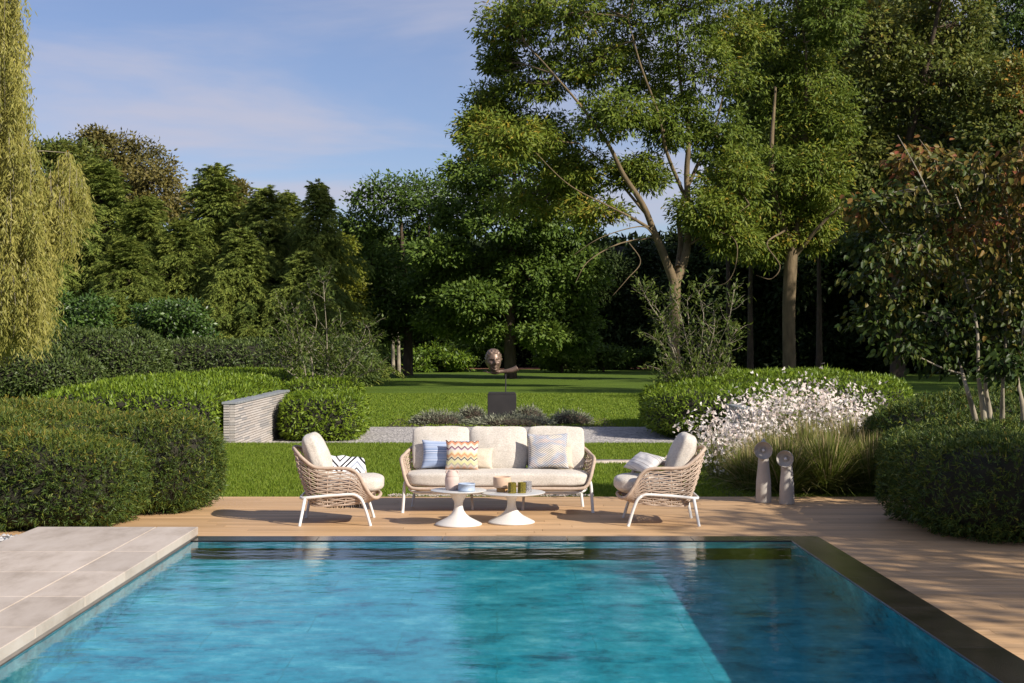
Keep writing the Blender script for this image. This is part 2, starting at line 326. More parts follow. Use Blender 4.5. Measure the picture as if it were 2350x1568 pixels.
# ------------------------------------------------------------------ pool, its rim raised above the deck
DEP = -.633; WL = .268; RIM = .275; XR, YR = 2.703, 11.98      # floor, water level, rim top, rim outer edges
pm = MB()
def q(mb, *v): mb.add(v, [(0, 1, 2, 3)])
WT = RIM - .043
q(pm, (X0, Y0, DEP), (X1, Y0, DEP), (X1, Y1, DEP), (X0, Y1, DEP))
q(pm, (X0, Y0, WT), (X0, Y0, DEP), (X0, Y1, DEP), (X0, Y1, WT))
q(pm, (X1, Y0, WT), (X1, Y1, WT), (X1, Y1, DEP), (X1, Y0, DEP))
q(pm, (X0, Y0, WT), (X1, Y0, WT), (X1, Y0, DEP), (X0, Y0, DEP))
SL0 = -.085
q(pm, (X0, Y1, WT), (X0, Y1, SL0), (X1, Y1, SL0), (X1, Y1, WT))
pool = struct(pm.build('pool', M_POOL)); pool.cycles.is_caustics_receiver = True
sl = MB(); YS = Y1 + .26; q(sl, (X0, YS, SL0), (X0, YS, DEP), (X1, YS, DEP), (X1, YS, SL0)); q(sl, (X0, Y1, SL0), (X0, YS, SL0), (X1, YS, SL0), (X1, Y1, SL0))
q(sl, (X0, Y1, DEP), (X1, Y1, DEP), (X1, YS, DEP), (X0, YS, DEP))
q(sl, (X0, Y1, SL0), (X0, Y1, DEP), (X0, YS, DEP), (X0, YS, SL0)); q(sl, (X1, Y1, SL0), (X1, YS, SL0), (X1, YS, DEP), (X1, Y1, DEP))
o = sl.build('cover_slot', M_SLOT, pool); o.cycles.is_caustics_receiver = True
wm = MB(); q(wm, (X0, Y0, WL), (X1, Y0, WL), (X1, Y1, WL), (X0, Y1, WL))
water = struct(wm.build('water', M_WATER, smooth=True)); water.cycles.is_caustics_caster = True
# dark rim stones on the far and right edges, flush with the water
cop = struct(MB().box((X1 + .002, Y0, LOW), (XR - .01, YR - .01, WT - .001)).box((X0, Y1 + .002, -.06), (X1 + .001, YR - .011, WT - .002)).build('pool_rim', M_DARKSTONE))
def piece(name, a, b, m, parent, bev=.003):
    bm = bmesh.new(); bmesh.ops.create_cube(bm, size=1)
    for v in bm.verts: v.co = Vector([(a[k] + b[k]) / 2 + v.co[k] * (b[k] - a[k]) for k in range(3)])
    if bev: bmesh.ops.bevel(bm, geom=bm.edges[:], offset=bev, segments=1, affect='EDGES')
    me = bpy.data.meshes.new(name); bm.to_mesh(me); bm.free(); me.materials.append(m)
    o = bpy.data.objects.new(name, me); C.objects.link(o); o.parent = parent; return o
yj = [Y1 - .004, 10.99] + [9.86 - 1.13 * k for k in range(0, 7)]
for a, b in zip(yj[1:], yj[:-1]): piece('coping_stone', (X1, a + .0015, WT), (XR, b - .0015, RIM), M_DARKSTONE, cop, .002)
xj = np.arange(X0 - .01, 2.8, 1.037); xj = list(xj[xj < 2.5]) + [XR]
for a, b in zip(xj[:-1], xj[1:]): piece('coping_stone', (a + .0015, Y1 - .002, WT), (b - .0015, YR, RIM), M_DARKSTONE, cop, .002)

# pale stone terrace on the left
TT = .353
ter = struct(MB().box((-3.85, 2.0, LOW), (X0 - .005, 11.95, TT - .05)).build('stone_terrace', M_STONE_EDGE))
ys = [11.985] + [10.557 - .935 * k for k in range(0, 10)]
for a, b in zip(ys[1:], ys[:-1]):
    piece('stone_slab', (-2.862, a + .003, TT - .068), (X0, b - .003, TT), M_STONE, ter, .004)
    piece('stone_slab', (-3.868, a + .003, TT - .068), (-2.869, b - .003, TT), M_STONE, ter, .004)
pb = MB(); gbm = np.array([(1, 0, 0), (-1, 0, 0), (0, 1, 0), (0, -1, 0), (0, 0, .7), (0, 0, -.7)])
for k in range(1600):
    c = np.array([rng.uniform(-5.3, -3.9), rng.uniform(9.8, 12.1), .26 + rng.uniform(-.02, .02)]); r_ = rng.uniform(.013, .03)
    pb.add(c + r_ * gbm * rng.uniform(.7, 1.2, 3), [(0, 2, 4), (2, 1, 4), (1, 3, 4), (3, 0, 4)], np.full(4, rng.random()))
pebble_m = leafmat('pebble', G((.1, .1, .1), (.45, .44, .43), (.6, .59, .57)), .7, 0, gain=1)
struct(tag(pb.build('pebbles', pebble_m, attr=True), 'pale and dark pebbles beside the stone terrace', 'pebbles'), 'stuff')
struct(MB().box((-7, 2, LOW), (-3.855, 12.15, .25)).build('pebble_bed', M_GRAVEL))

# ------------------------------------------------------------------ wooden deck, board by board
deck = struct(MB().box((-8, DECK0 + .02, LOW - .05), (9, DECK1 - .01, -.034)).box((XR + .005, 2, LOW - .05), (9, DECK0 + .02, -.035)).box((-8, 12.16, LOW - .06), (XR + .005, DECK0 + .02, -.036)).build('deck', M_SOIL))
bm = bmesh.new(); bmesh.ops.create_cube(bm, size=1); board = bpy.data.meshes.new('plank'); bm.to_mesh(board); bm.free(); board.materials.append(M_WOOD)
def plank(a, b, y0, y1):
    o = bpy.data.objects.new('plank', board); C.objects.link(o); o.parent = deck
    o.location = ((a + b) / 2, (y0 + y1) / 2, -.015); o.scale = (b - a - .004, y1 - y0 - .0035, .03)
bw = (DECK1 - DECK0) / 24; DECK0 -= bw * 13; nb = 37
for r in range(nb):
    x = -7.5 - rng.uniform(0, 2.5); yb = DECK0 + r * bw
    if yb < 14.0: x = max(x, -4.2)
    while x < 7.6:
        L = rng.choice([3.0, 3.6, 4.2, 4.8]); a, b = max(x, -7.5), min(x + L, 7.6); x += L
        if b - a > .3: plank(a, b, DECK0 + r * bw, DECK0 + (r + 1) * bw)
y = DECK0
while y > 7:
    x = XR + .004 - rng.uniform(0, 2.5)
    while x < 7.6:
        L = rng.choice([2.4, 3.0, 3.6]); a, b = max(x, XR + .004), min(x + L, 7.6); x += L
        if b - a > .2: plank(a, b, y - bw, y)
    y -= bw
#PART2
# ------------------------------------------------------------------ hedges
def sup_r(d, r, p): return (np.abs(d / r) ** p).sum(-1) ** (-1 / p)
def sup_n(x, r, p): return unit(np.sign(x) * np.abs(x / r) ** (p - 1) / r)
def wob(P, f, a):
    return a * np.sin(P[:, 0] * f + 1.3 * np.sin(P[:, 1] * f * .7)) * np.sin(P[:, 1] * f * 1.1 + P[:, 2] * f * .9 + 2)
def sup_pts(c, r, p, n, others=(), wa=.03, wf=2.2):
    d = rdir(n * 5); rr = sup_r(d, r, p); x = d * rr[:, None]; nn = sup_n(x, r, p)
    wgt = rr ** 2 / np.maximum((nn * d).sum(1), .15); k = rng.choice(len(d), n, p=wgt / wgt.sum()); x, nn = x[k], nn[k]
    P = c + x; P = P + nn * (wob(P, wf, wa) + wob(P, wf * 2.7, wa * .5))[:, None]
    ok = np.ones(n, bool)
    for c2, r2, p2 in others: ok &= (np.abs((P - c2) / (np.array(r2) * .97)) ** p2).sum(1) > 1
    return P[ok], nn[ok]
def sup_mesh(mb, c, r, p, s=.94, n=10, zmin=None):
    # spherified cube
    g = np.linspace(-1, 1, n); 
    for ax in range(3):
        for sg in (-1, 1):
            u, v = np.meshgrid(g, g, indexing='ij'); q_ = np.zeros((n, n, 3)); q_[..., ax] = sg; q_[..., (ax + 1) % 3] = u; q_[..., (ax + 2) % 3] = v
            d = unit(q_.reshape(-1, 3) * np.array(r)); x = d * sup_r(d, np.array(r), p)[:, None] * s + c
            if zmin is not None: x[:, 2] = np.maximum(x[:, 2], zmin)
            i = (np.arange(n - 1)[:, None] * n + np.arange(n - 1)[None]).ravel()
            f = np.stack([i, i + n, i + n + 1, i + 1], 1); mb.add(x, f if sg > 0 else f[:, ::-1])
def hedge(name, label, cat, parts, ground, m, dens, L, Wd, p=4, kind='leaf', group=None, wa=.03, tilt=.5, visible=None, z_orange=0, jag=0):
    """parts: (xmin, xmax, ymin, ymax, height[, p])"""
    sh = []
    for a in parts:
        x0, x1, y0, y1, h = a[:5]; pp = a[5] if len(a) > 5 else p
        sh.append((np.array([(x0 + x1) / 2, (y0 + y1) / 2, ground + h / 2]), np.array([(x1 - x0) / 2, (y1 - y0) / 2, h / 2]), pp))
    t = thing(name, label, cat, (sh[0][0][0], sh[0][0][1], ground), group=group); off = np.array(t.location)
    core = MB(); mb = MB()
    for i, (c, r, pp) in enumerate(sh):
        sup_mesh(core, c - off, r, pp, .95, 9)
        area = 4 * (r[0] * r[1] + 1.0 * (r[0] + r[1]) * 2 * r[2] * .5 * 2 / 2) ; n = int(area * dens)
        P, nn = sup_pts(c, r, pp, n, [s_ for j, s_ in enumerate(sh) if j != i], wa)
        if visible is not None: k = visible(P, nn); P, nn = P[k], nn[k]
        n = len(P); dep = rng.exponential(.25, n) * L * 1.4; P = P - nn * dep[:, None]
        if jag: P += nn * (jag * np.array([noise.noise(Vector(q_) * 5.3) + .6 * noise.noise(Vector(q_) * 13) for q_ in P[:, :]]))[:, None]; k = rng.random(n) < .012; P[k] += nn[k] * rng.uniform(.02, .09, (k.sum(), 1))
        lowf = np.array([noise.noise(Vector(q_) * 1.7) for q_ in P[::8]]).repeat(8)[:n]
        if kind == 'leaf':
            A = nn * tilt + rdir(n) * .8 + np.array([0, 0, .25]); Nn = nn * 1.0 + rdir(n) * .7 + np.array([0, 0, .3])
            leaves(mb, P - off, A, Nn, L * rng.uniform(.7, 1.3, n), Wd * rng.uniform(.8, 1.2, n), np.clip(.5 + lowf * .3 + rng.normal(0, .2, n), 0, 1))
        else:   # sprays of needles: each spray is a fan of slivers along a twig
            B = unit(nn * .7 + rdir(n) * .8 + np.array([0, 0, .45])); fans = 5
            for k in range(fans):
                t_ = (k + .3) / fans
                pos = P - off + B * (L * 1.5 * t_)[..., None] if np.ndim(L) else P - off + B * L * 1.5 * t_
                side = unit(np.cross(B, rdir(n))) * (1 if k % 2 else -1)
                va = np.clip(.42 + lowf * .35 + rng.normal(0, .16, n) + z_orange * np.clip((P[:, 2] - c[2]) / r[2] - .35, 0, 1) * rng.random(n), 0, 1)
                needles(mb, pos, B * .9 + side * .8, L * rng.uniform(.7, 1.2, n), Wd, va)
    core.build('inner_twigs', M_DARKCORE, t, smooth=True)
    f = mb.build('foliage', m, t, attr=True); f['kind'] = 'stuff'; return t
front = lambda P, nn: (nn[:, 1] < .35) | (nn[:, 2] > .3)
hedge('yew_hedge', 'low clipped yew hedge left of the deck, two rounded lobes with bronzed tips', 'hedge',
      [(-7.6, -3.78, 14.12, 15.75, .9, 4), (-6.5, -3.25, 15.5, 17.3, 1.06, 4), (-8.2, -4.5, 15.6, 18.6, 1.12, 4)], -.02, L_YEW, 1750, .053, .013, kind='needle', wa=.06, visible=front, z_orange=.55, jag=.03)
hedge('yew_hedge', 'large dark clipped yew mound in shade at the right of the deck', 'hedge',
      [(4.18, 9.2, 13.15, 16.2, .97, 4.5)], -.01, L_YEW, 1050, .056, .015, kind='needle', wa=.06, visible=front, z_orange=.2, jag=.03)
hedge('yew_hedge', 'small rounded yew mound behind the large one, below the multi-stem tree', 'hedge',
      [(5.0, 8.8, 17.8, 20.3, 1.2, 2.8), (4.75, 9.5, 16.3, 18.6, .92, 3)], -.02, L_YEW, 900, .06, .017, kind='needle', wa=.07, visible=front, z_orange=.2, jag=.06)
LAU = dict(ground=LOW, m=L_LAUREL, L=.115, Wd=.034)
hedge('laurel_hedge', 'long bright green laurel hedge behind the yew, left of the brick wall', 'hedge',
      [(-9.0, -5.28, 26.4, 33.0, 1.3, 5), (-9.3, -5.35, 31.0, 37.2, 1.36, 5)], dens=900, visible=front, wa=.06, jag=.05, **LAU)
hedge('laurel_hedge', 'square bright green laurel block at the right end of the brick wall', 'hedge',
      [(-4.93, -3.12, 31.6, 35.2, 1.0, 5)], dens=1150, visible=front, jag=.05, **LAU)
hedge('laurel_hedge', 'bright green laurel hedge under the leafy multi-stem shrub on the left', 'hedge',
      [(-5.6, -3.7, 36.2, 40.5, 1.25, 4.5), (-8.5, -5.3, 38.0, 42, 1.42, 5)], dens=1000, visible=front, **LAU)
hedge('laurel_hedge', 'wide domed laurel hedge behind the white flowers on the right', 'hedge',
      [(3.55, 7.0, 31.8, 36.5, 1.15, 3.6), (4.2, 10.3, 33.2, 40.5, 1.42, 3.4)], dens=850, visible=front, wa=.07, jag=.06, **LAU)
hedge('dark_hedge', 'tall dark evergreen hedge with rounded top under the willow', 'hedge',
      [(-24, -14.6, 51, 57, 1.9, 3.5), (-18.6, -13.0, 53.5, 58.5, 2.65, 3.4)], ground=LOW, m=L_RHODO, dens=520, L=.16, Wd=.06, visible=front, wa=.12, jag=.1)
hedge('dark_hedge', 'long flat dark green hedge in front of the conifers', 'hedge',
      [(-16.5, -8.0, 58, 62, 2.25, 5)], ground=LOW, m=L_RHODO, dens=480, L=.16, Wd=.055, visible=front, wa=.1, jag=.1)
hedge('dark_bush', 'round dark evergreen bush at the right end of the dark hedge', 'bush',
      [(-11.2, -5.75, 64.5, 70.5, 2.35, 2.7)], ground=LOW, m=L_RHODO, dens=300, L=.24, Wd=.08, visible=front, wa=.14)

# ------------------------------------------------------------------ trees
def limb(a, b, n=7, bend=.12, sag=0):
    a, b = np.array(a, float), np.array(b, float); t = np.linspace(0, 1, n)[:, None]; l = np.linalg.norm(b - a)
    off = rdir(1)[0] * l * bend; off2 = rdir(1)[0] * l * bend * .6
    return a + (b - a) * t + off * np.sin(t * math.pi) + off2 * np.sin(t * 2 * math.pi) + np.array([0, 0, -sag]) * (t * (1 - t)) * 4
def crown(mb, tw, blobs, fork, L, Wd, per, clump, nclump, droop=.35, twig_r=.02, var0=.5, vary=.2, varz=None, shell=.45, oval=False, tw_every=3, br_r=.07):
    """blobs: centre (3), radii (3), weight"""
    for c, r, wt in blobs:
        c = np.array(c, float); r = np.array(r, float); vb = rng.normal(0, .1)
        f = np.array(fork[np.argmin([np.linalg.norm(np.array(q_) - c) for q_ in fork])])
        l = limb(f, c, 8, .07); tw.tube(l, np.linspace(br_r, twig_r * 1.4, 8), 5, caps=False)
        nc = max(3, int(nclump * wt)); d = rdir(nc); rad = shell + (1 - shell) * rng.random(nc) ** .6; sd0 = rng.uniform(0, 50)
        rad = rad * (1 + .45 * np.array([noise.noise(Vector(q_ * 1.6 + sd0)) for q_ in d]))
        cc = c + d * r * rad[:, None]; cs = clump * rng.uniform(.6, 1.35, nc)
        for k in range(0, nc, tw_every):
            tw.tube(limb(l[4 + int(rng.integers(0, 4))], cc[k], 5, .1), np.linspace(twig_r, twig_r * .3, 5), 3, caps=False)
        i = np.repeat(np.arange(nc), per); n = len(i)
        g = rng.normal(size=(n, 3)) * np.array([1, 1, .55]); P = cc[i] + g * cs[i][:, None] * .55
        out = unit(P - c); A = out * .45 + rdir(n) * .75 + unit(g) * .5 + np.array([0, 0, -droop])
        Nn = np.array([.3, -.3, .5]) + rdir(n) * .75 + out * .6
        va = var0 + vb + rng.normal(0, .08, nc)[i] + rng.normal(0, vary, n)
        if varz is not None: va = va + varz(P)
        leaves(mb, P, A, Nn, L * rng.uniform(.7, 1.3, n), Wd * rng.uniform(.8, 1.2, n), np.clip(va, 0, 1), oval=oval)
def blobs_px(spec, Y, depth=.9, jit=.12):
    out = []
    for b in spec:
        x, y, rx, ry = b[:4]; rx, ry = PX(rx, Y), PX(ry, Y); dY = rng.uniform(-1, 1) * max(rx, ry) * depth * 1.1
        wt = b[4] if len(b) > 4 else 1
        out.append((D(x, y, Y) + np.array([0, dY, 0]), (rx, (rx + ry) / 2 * depth, ry), wt))
    return out
def tree(name, label, cat, base, trunk, limbs, blobs, mleaf, mbark, group=None, **kw):
    t = thing(name, label, cat, base, group=group); off = np.array(base, float)
    tr = MB(); tips = []
    for pts, radii in [trunk] + limbs:
        pts = np.array(pts, float) - off; s_ = spline(pts, max(8, len(pts) * 5)); tr.tube(s_, np.interp(np.linspace(0, 1, len(s_)), np.linspace(0, 1, len(radii)), radii), 10)
        tips += list(s_[len(s_) // 3:])
    tips_t = tips
    mb = MB(); tw = MB(); crown(mb, tw, [(np.array(c) - off, r, w_) for c, r, w_ in blobs], tips_t, **kw)
    tr.build('trunk', mbark, t, smooth=True); tw.build('branches', mbark, t, smooth=True)['kind'] = 'stuff'
    f = mb.build('crown', mleaf, t, attr=True); f['kind'] = 'stuff'
    return t
# the big ash in the middle
Ya = 67
ash_l = []
def L_(pts, r): ash_l.append(([D(x, y, Ya + z) for x, y, z in pts], [q_ * .62 for q_ in r]))
L_([(1548, 650, 0), (1525, 590, -.3), (1500, 530, -.6), (1475, 470, -1), (1430, 400, -1.4), (1395, 330, -2), (1330, 240, -2.4), (1270, 170, -3)], [.36, .3, .24, .2, .15, .1, .06])
L_([(1550, 650, 0), (1575, 580, .2), (1580, 500, .4), (1576, 400, .6), (1580, 300, .7), (1560, 180, .8), (1550, 40, .8)], [.38, .3, .25, .22, .17, .12, .06])
L_([(1556, 615, 0), (1562, 560, 1), (1560, 480, 1.6), (1600, 380, 2), (1640, 290, 2), (1670, 180, 2)], [.26, .2, .18, .14, .1, .05])
L_([(1500, 530, -.6), (1450, 500, -1.5), (1390, 470, -2.4), (1300, 420, -3), (1210, 330, -3)], [.14, .1, .06, .04, .02])
L_([(1490, 500, -.8), (1440, 440, 0), (1400, 390, .6), (1330, 330, 1)], [.14, .1, .08, .04])
L_([(1575, 460, .5), (1530, 350, -.6), (1510, 260, -1.4), (1470, 150, -2), (1440, 40, -2)], [.16, .13, .1, .08, .04])
L_([(1500, 545, -.5), (1420, 560, -2), (1350, 600, -3), (1320, 650, -3.3)], [.07, .05, .035, .015])
L_([(1440, 553, -1.6), (1470, 600, -2.2), (1440, 640, -2.6), (1405, 680, -2.8)], [.045, .035, .025, .012])
L_([(1500, 540, -.5), (1470, 520, -3), (1380, 545, -4), (1310, 590, -4)], [.06, .045, .03, .012])
L_([(1585, 560, .2), (1650, 520, -1), (1720, 470, -1.4)], [.09, .06, .03])
L_([(1590, 520, .2), (1680, 545, -1.2), (1690, 600, -1.6), (1665, 650, -1.8), (1600, 655, -2)], [.05, .04, .03, .02, .01])
ash_b = [(1180, 60, 85, 65), (1300, 40, 120, 80), (1430, 30, 130, 90), (1560, 30, 130, 90), (1680, 60, 110, 90), (1220, 180, 100, 65), (1350, 150, 110, 75), (1480, 150, 110, 85), (1620, 170, 120, 95),
         (1125, 235, 70, 50), (1250, 290, 120, 60), (1400, 280, 100, 60), (1530, 280, 85, 65), (1660, 300, 95, 75), (1170, 340, 110, 55), (1320, 390, 95, 50), (1470, 395, 75, 45), (1690, 420, 85, 75), (1610, 490, 75, 55),
         (1240, 460, 110, 50, .7), (1360, 490, 80, 35, .5), (1680, 540, 65, 45), (1250, -90, 130, 100), (1450, -100, 150, 110), (1630, -70, 130, 110), (1090, 300, 45, 40, .6), (1145, 130, 45, 35, .5)]
tree('ash_tree', 'tall ash tree with forked pale trunk and airy crown, right of the statue', 'tree', D(1548, 894, Ya) * [1, 1, 0] + [0, 0, LOW],
     ([D(1543, 894, Ya) * [1, 1, 0] + [0, 0, LOW - .05], D(1545, 870, Ya), D(1548, 760, Ya), D(1549, 640, Ya)], [.4, .3, .27, .27]), ash_l, blobs_px(ash_b, Ya, .95), L_ASH, M_BARK_ASH,
     L=.27, Wd=.085, per=34, clump=.4, nclump=112, droop=.45, twig_r=.022, vary=.18, shell=.2, br_r=.045, tw_every=4)
# second ash
Yb = 80
b2 = [(1790, 60, 120, 110), (1860, 170, 100, 100), (1760, 200, 90, 90), (1820, 300, 110, 90), (1780, 410, 95, 80), (1870, 400, 80, 90), (1790, 510, 85, 65), (1870, 510, 60, 60), (1740, 560, 60, 50, .7), (1790, -80, 150, 100), (1900, 40, 80, 90), (1905, 280, 60, 80)]
tree('ash_tree', 'second ash tree with straight mossy trunk, right of the forked one', 'tree', D(1812, 890, Yb) * [1, 1, 0] + [0, 0, LOW],
     ([D(1813, 890, Yb) * [1, 1, 0] + [0, 0, LOW - .05], D(1812, 860, Yb), D(1810, 720, Yb), D(1814, 620, Yb), D(1818, 560, Yb)], [.48, .38, .36, .38, .33]),
     [([D(1818, 570, Yb), D(1790, 500, Yb - .5), D(1770, 380, Yb - 1), D(1780, 200, Yb)], [.26, .2, .15, .06]), ([D(1818, 570, Yb), D(1840, 480, Yb), D(1850, 300, Yb + 1), D(1850, 100, Yb)], [.3, .22, .16, .05]),
      ([D(1822, 590, Yb), D(1880, 520, Yb - 1), D(1930, 470, Yb - 1.5)], [.14, .1, .04]), ([D(1800, 530, Yb - 1.5), D(1760, 560, Yb - 3), D(1790, 610, Yb - 3.2), D(1770, 640, Yb - 3.3), D(1735, 632, Yb - 3.4)], [.06, .045, .03, .02, .01])],
     blobs_px(b2, Yb), L_ASH, M_BARK_ASH, L=.3, Wd=.095, per=36, clump=.48, nclump=122, droop=.45, twig_r=.025, vary=.18, shell=.25, tw_every=4)
# oak in the centre and its darker neighbour
Yo = 88
b3 = [(1180, 320, 110, 60), (1090, 400, 80, 60), (1210, 410, 110, 75), (1310, 430, 75, 65), (1060, 490, 80, 50), (1170, 510, 115, 60), (1290, 530, 95, 60), (1015, 585, 75, 38), (1110, 600, 95, 50), (1230, 630, 105, 60), (1325, 630, 65, 60),
      (985, 655, 55, 32), (1080, 690, 85, 38), (1200, 730, 100, 40), (1295, 730, 75, 50), (1015, 735, 60, 24), (1110, 760, 60, 22), (1320, 780, 40, 35), (1150, 660, 70, 40), (1250, 700, 60, 40), (1160, 590, 60, 40), (1050, 640, 60, 30), (1250, 770, 60, 25)]
tree('oak_tree', 'broad oak with dense layered crown directly behind the statue', 'tree', D(1172, 872, Yo) * [1, 1, 0] + [0, 0, LOW],
     ([D(1172, 878, Yo) * [1, 1, 0] + [0, 0, LOW - .05], D(1172, 865, Yo), D(1170, 760, Yo), D(1175, 600, Yo), D(1180, 420, Yo), D(1185, 330, Yo)], [.62, .4, .33, .25, .14, .05]),
     [([D(1170, 740, Yo), D(1110, 660, Yo + 1), D(1030, 600, Yo + 1)], [.12, .07, .02]), ([D(1172, 690, Yo), D(1240, 620, Yo + 1), D(1320, 580, Yo + 1)], [.12, .07, .02])],
     blobs_px(b3, Yo, .9), L_OAK, M_BARK, L=.29, Wd=.145, per=30, clump=.46, nclump=125, droop=.2, twig_r=.03, vary=.18, shell=.4)
Yn = 97
b4 = [(900, 460, 85, 45), (980, 450, 65, 55), (835, 520, 65, 50), (920, 550, 85, 60), (860, 610, 75, 50), (965, 640, 75, 50), (900, 705, 65, 40), (835, 675, 45, 35), (985, 550, 65, 60), (800, 590, 35, 45), (960, 740, 60, 35), (870, 760, 40, 25)]
tree('oak_tree', 'shaded oak with dark trunk, left of the tree behind the statue', 'tree', D(935, 863, Yn) * [1, 1, 0] + [0, 0, LOW],
     ([D(936, 868, Yn) * [1, 1, 0] + [0, 0, LOW - .05], D(936, 858, Yn), D(936, 770, Yn), D(925, 620, Yn), D(920, 480, Yn)], [.6, .36, .31, .22, .05]),
     [([D(936, 760, Yn), D(880, 660, Yn - 1), D(840, 560, Yn)], [.16, .1, .03]), ([D(934, 730, Yn), D(980, 640, Yn), D(985, 500, Yn)], [.15, .1, .03])],
     blobs_px(b4, Yn, .9), L_OAK, M_BARK, L=.32, Wd=.14, per=22, clump=.65, nclump=95, droop=.2, twig_r=.03, vary=.15, shell=.35, var0=.35)
# background deciduous trees, one by one
def simple_tree(name, label, x, by, Y, spec, mleaf, mbark=M_BARK, r=.3, group=None, **kw):
    a = dict(L=.3, Wd=.15, per=26, clump=.65, nclump=95, droop=.2, twig_r=.03, vary=.18, shell=.4); a.update(kw)
    base = D(x, by, Y) * [1, 1, 0] + [0, 0, LOW]; bl = blobs_px(spec, Y); top = max(bl, key=lambda b: b[0][2])[0]
    mid = np.array([base[0], Y, (base[2] + top[2]) * .45])
    return tree(name, label, 'tree', base, ([base - [0, 0, .05], base + (mid - base) * .5, mid, (mid + top) / 2, top], [r * 1.3, r, r * .8, r * .5, r * .15]), [], bl, mleaf, mbark, group=group, **a)
simple_tree('broadleaf_tree', 'rounded brownish tree rising behind the conifers on the left', 300, 850, 108,
            [(255, 350, 60, 50), (310, 375, 70, 55), (360, 425, 65, 55), (265, 430, 80, 60), (400, 470, 45, 45), (340, 490, 80, 50), (225, 330, 35, 30)], L_BROWN)
simple_tree('broadleaf_tree', 'small brown treetop showing between two conifer tops', 540, 850, 106, [(540, 450, 30, 35), (545, 500, 40, 35), (520, 550, 50, 40)], L_BROWN)
simple_tree('broadleaf_tree', 'grey green treetop beside the willow on the left', 150, 850, 100, [(120, 350, 45, 30), (165, 365, 50, 45), (205, 410, 50, 50), (140, 430, 60, 50)], L_OLIVE, var0=.3)
simple_tree('yellowing_tree', 'small yellow green tree between the conifers and the shaded oak', 775, 850, 90,
            [(760, 575, 30, 35, .8), (778, 620, 40, 35), (795, 670, 40, 35), (800, 730, 38, 30), (770, 690, 40, 40), (790, 560, 14, 18, .4)], L_YELLOW, r=.15, L=.26, Wd=.14, clump=.5)
simple_tree('broadleaf_tree', 'large olive green tree filling the upper right behind the second ash', 2060, 880, 92,
            [(1980, 110, 100, 100), (2080, 60, 120, 90), (2190, 60, 90, 80), (2010, 230, 110, 90), (2140, 190, 120, 100), (2250, 190, 80, 90), (2060, 340, 120, 90), (2190, 330, 120, 90), (1960, 350, 70, 90), (1990, 470, 90, 80), (2110, 470, 110, 80), (1960, -30, 120, 90), (2140, -50, 120, 80)],
            L_OLIVE, r=.4, nclump=135, L=.34, Wd=.17)
simple_tree('broadleaf_tree', 'olive green tree at the right edge with reddish specks', 2300, 880, 86,
            [(2300, 300, 90, 80), (2340, 200, 60, 80), (2280, 420, 100, 80), (2370, 380, 80, 100), (2230, 500, 90, 70), (2340, 520, 90, 80), (2400, 260, 70, 90), (2260, 610, 100, 60), (2160, 580, 80, 60)], L_OLIVE, r=.35, var0=.55)
simple_tree('birch_tree', 'dark hanging birch top in the upper right corner', 2320, 870, 118, [(2270, 30, 35, 50), (2310, 60, 40, 70), (2350, 30, 40, 70), (2340, 140, 40, 50), (2290, -40, 50, 60), (2380, 110, 40, 70), (2360, 200, 50, 60)], L_OAK, var0=.2, droop=1.2, Wd=.14, L=.3)
wood_g = 'dense trees closing the back of the lawn'
WOOD = []
def wood(x, top, wpx, Y, label, m=L_SHADEWOOD, v=.4):
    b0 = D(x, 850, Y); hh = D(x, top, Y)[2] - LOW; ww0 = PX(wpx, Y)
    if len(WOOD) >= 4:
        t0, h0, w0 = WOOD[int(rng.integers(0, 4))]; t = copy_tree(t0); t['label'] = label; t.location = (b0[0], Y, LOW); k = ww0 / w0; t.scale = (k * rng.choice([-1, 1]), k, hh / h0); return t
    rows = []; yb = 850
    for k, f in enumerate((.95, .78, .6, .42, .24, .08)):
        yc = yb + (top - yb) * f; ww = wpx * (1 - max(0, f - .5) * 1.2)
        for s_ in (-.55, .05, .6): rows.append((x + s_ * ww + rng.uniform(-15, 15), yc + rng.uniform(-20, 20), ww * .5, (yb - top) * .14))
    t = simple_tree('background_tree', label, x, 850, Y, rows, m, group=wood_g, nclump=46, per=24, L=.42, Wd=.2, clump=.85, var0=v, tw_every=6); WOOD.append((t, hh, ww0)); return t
hedge('distant_wood', 'dense dark wood closing the view far behind all trees', 'wood', [(-75, 85, 142, 158, 12.5, 5)], ground=LOW, m=L_SHADEWOOD, dens=9, L=.9, Wd=.5, visible=lambda P, nn: nn[:, 1] < .2, wa=.8)
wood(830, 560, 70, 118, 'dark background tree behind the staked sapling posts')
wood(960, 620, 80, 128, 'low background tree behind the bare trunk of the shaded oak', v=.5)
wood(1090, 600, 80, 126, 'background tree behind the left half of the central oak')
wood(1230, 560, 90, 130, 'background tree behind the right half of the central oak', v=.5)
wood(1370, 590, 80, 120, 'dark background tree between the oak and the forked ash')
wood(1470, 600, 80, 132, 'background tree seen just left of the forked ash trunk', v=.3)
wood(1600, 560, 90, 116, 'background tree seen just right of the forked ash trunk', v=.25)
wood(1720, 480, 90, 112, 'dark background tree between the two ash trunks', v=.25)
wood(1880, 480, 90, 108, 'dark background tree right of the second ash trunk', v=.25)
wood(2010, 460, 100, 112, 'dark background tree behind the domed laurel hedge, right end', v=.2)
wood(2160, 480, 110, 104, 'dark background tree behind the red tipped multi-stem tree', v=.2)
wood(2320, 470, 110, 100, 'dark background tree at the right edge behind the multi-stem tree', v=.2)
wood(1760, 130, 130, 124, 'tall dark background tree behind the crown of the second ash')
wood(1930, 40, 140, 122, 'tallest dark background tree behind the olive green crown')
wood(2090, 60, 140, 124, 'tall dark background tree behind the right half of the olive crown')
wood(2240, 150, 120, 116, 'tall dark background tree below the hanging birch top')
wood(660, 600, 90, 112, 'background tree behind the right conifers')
wood(480, 600, 110, 116, 'background tree behind the middle conifers')
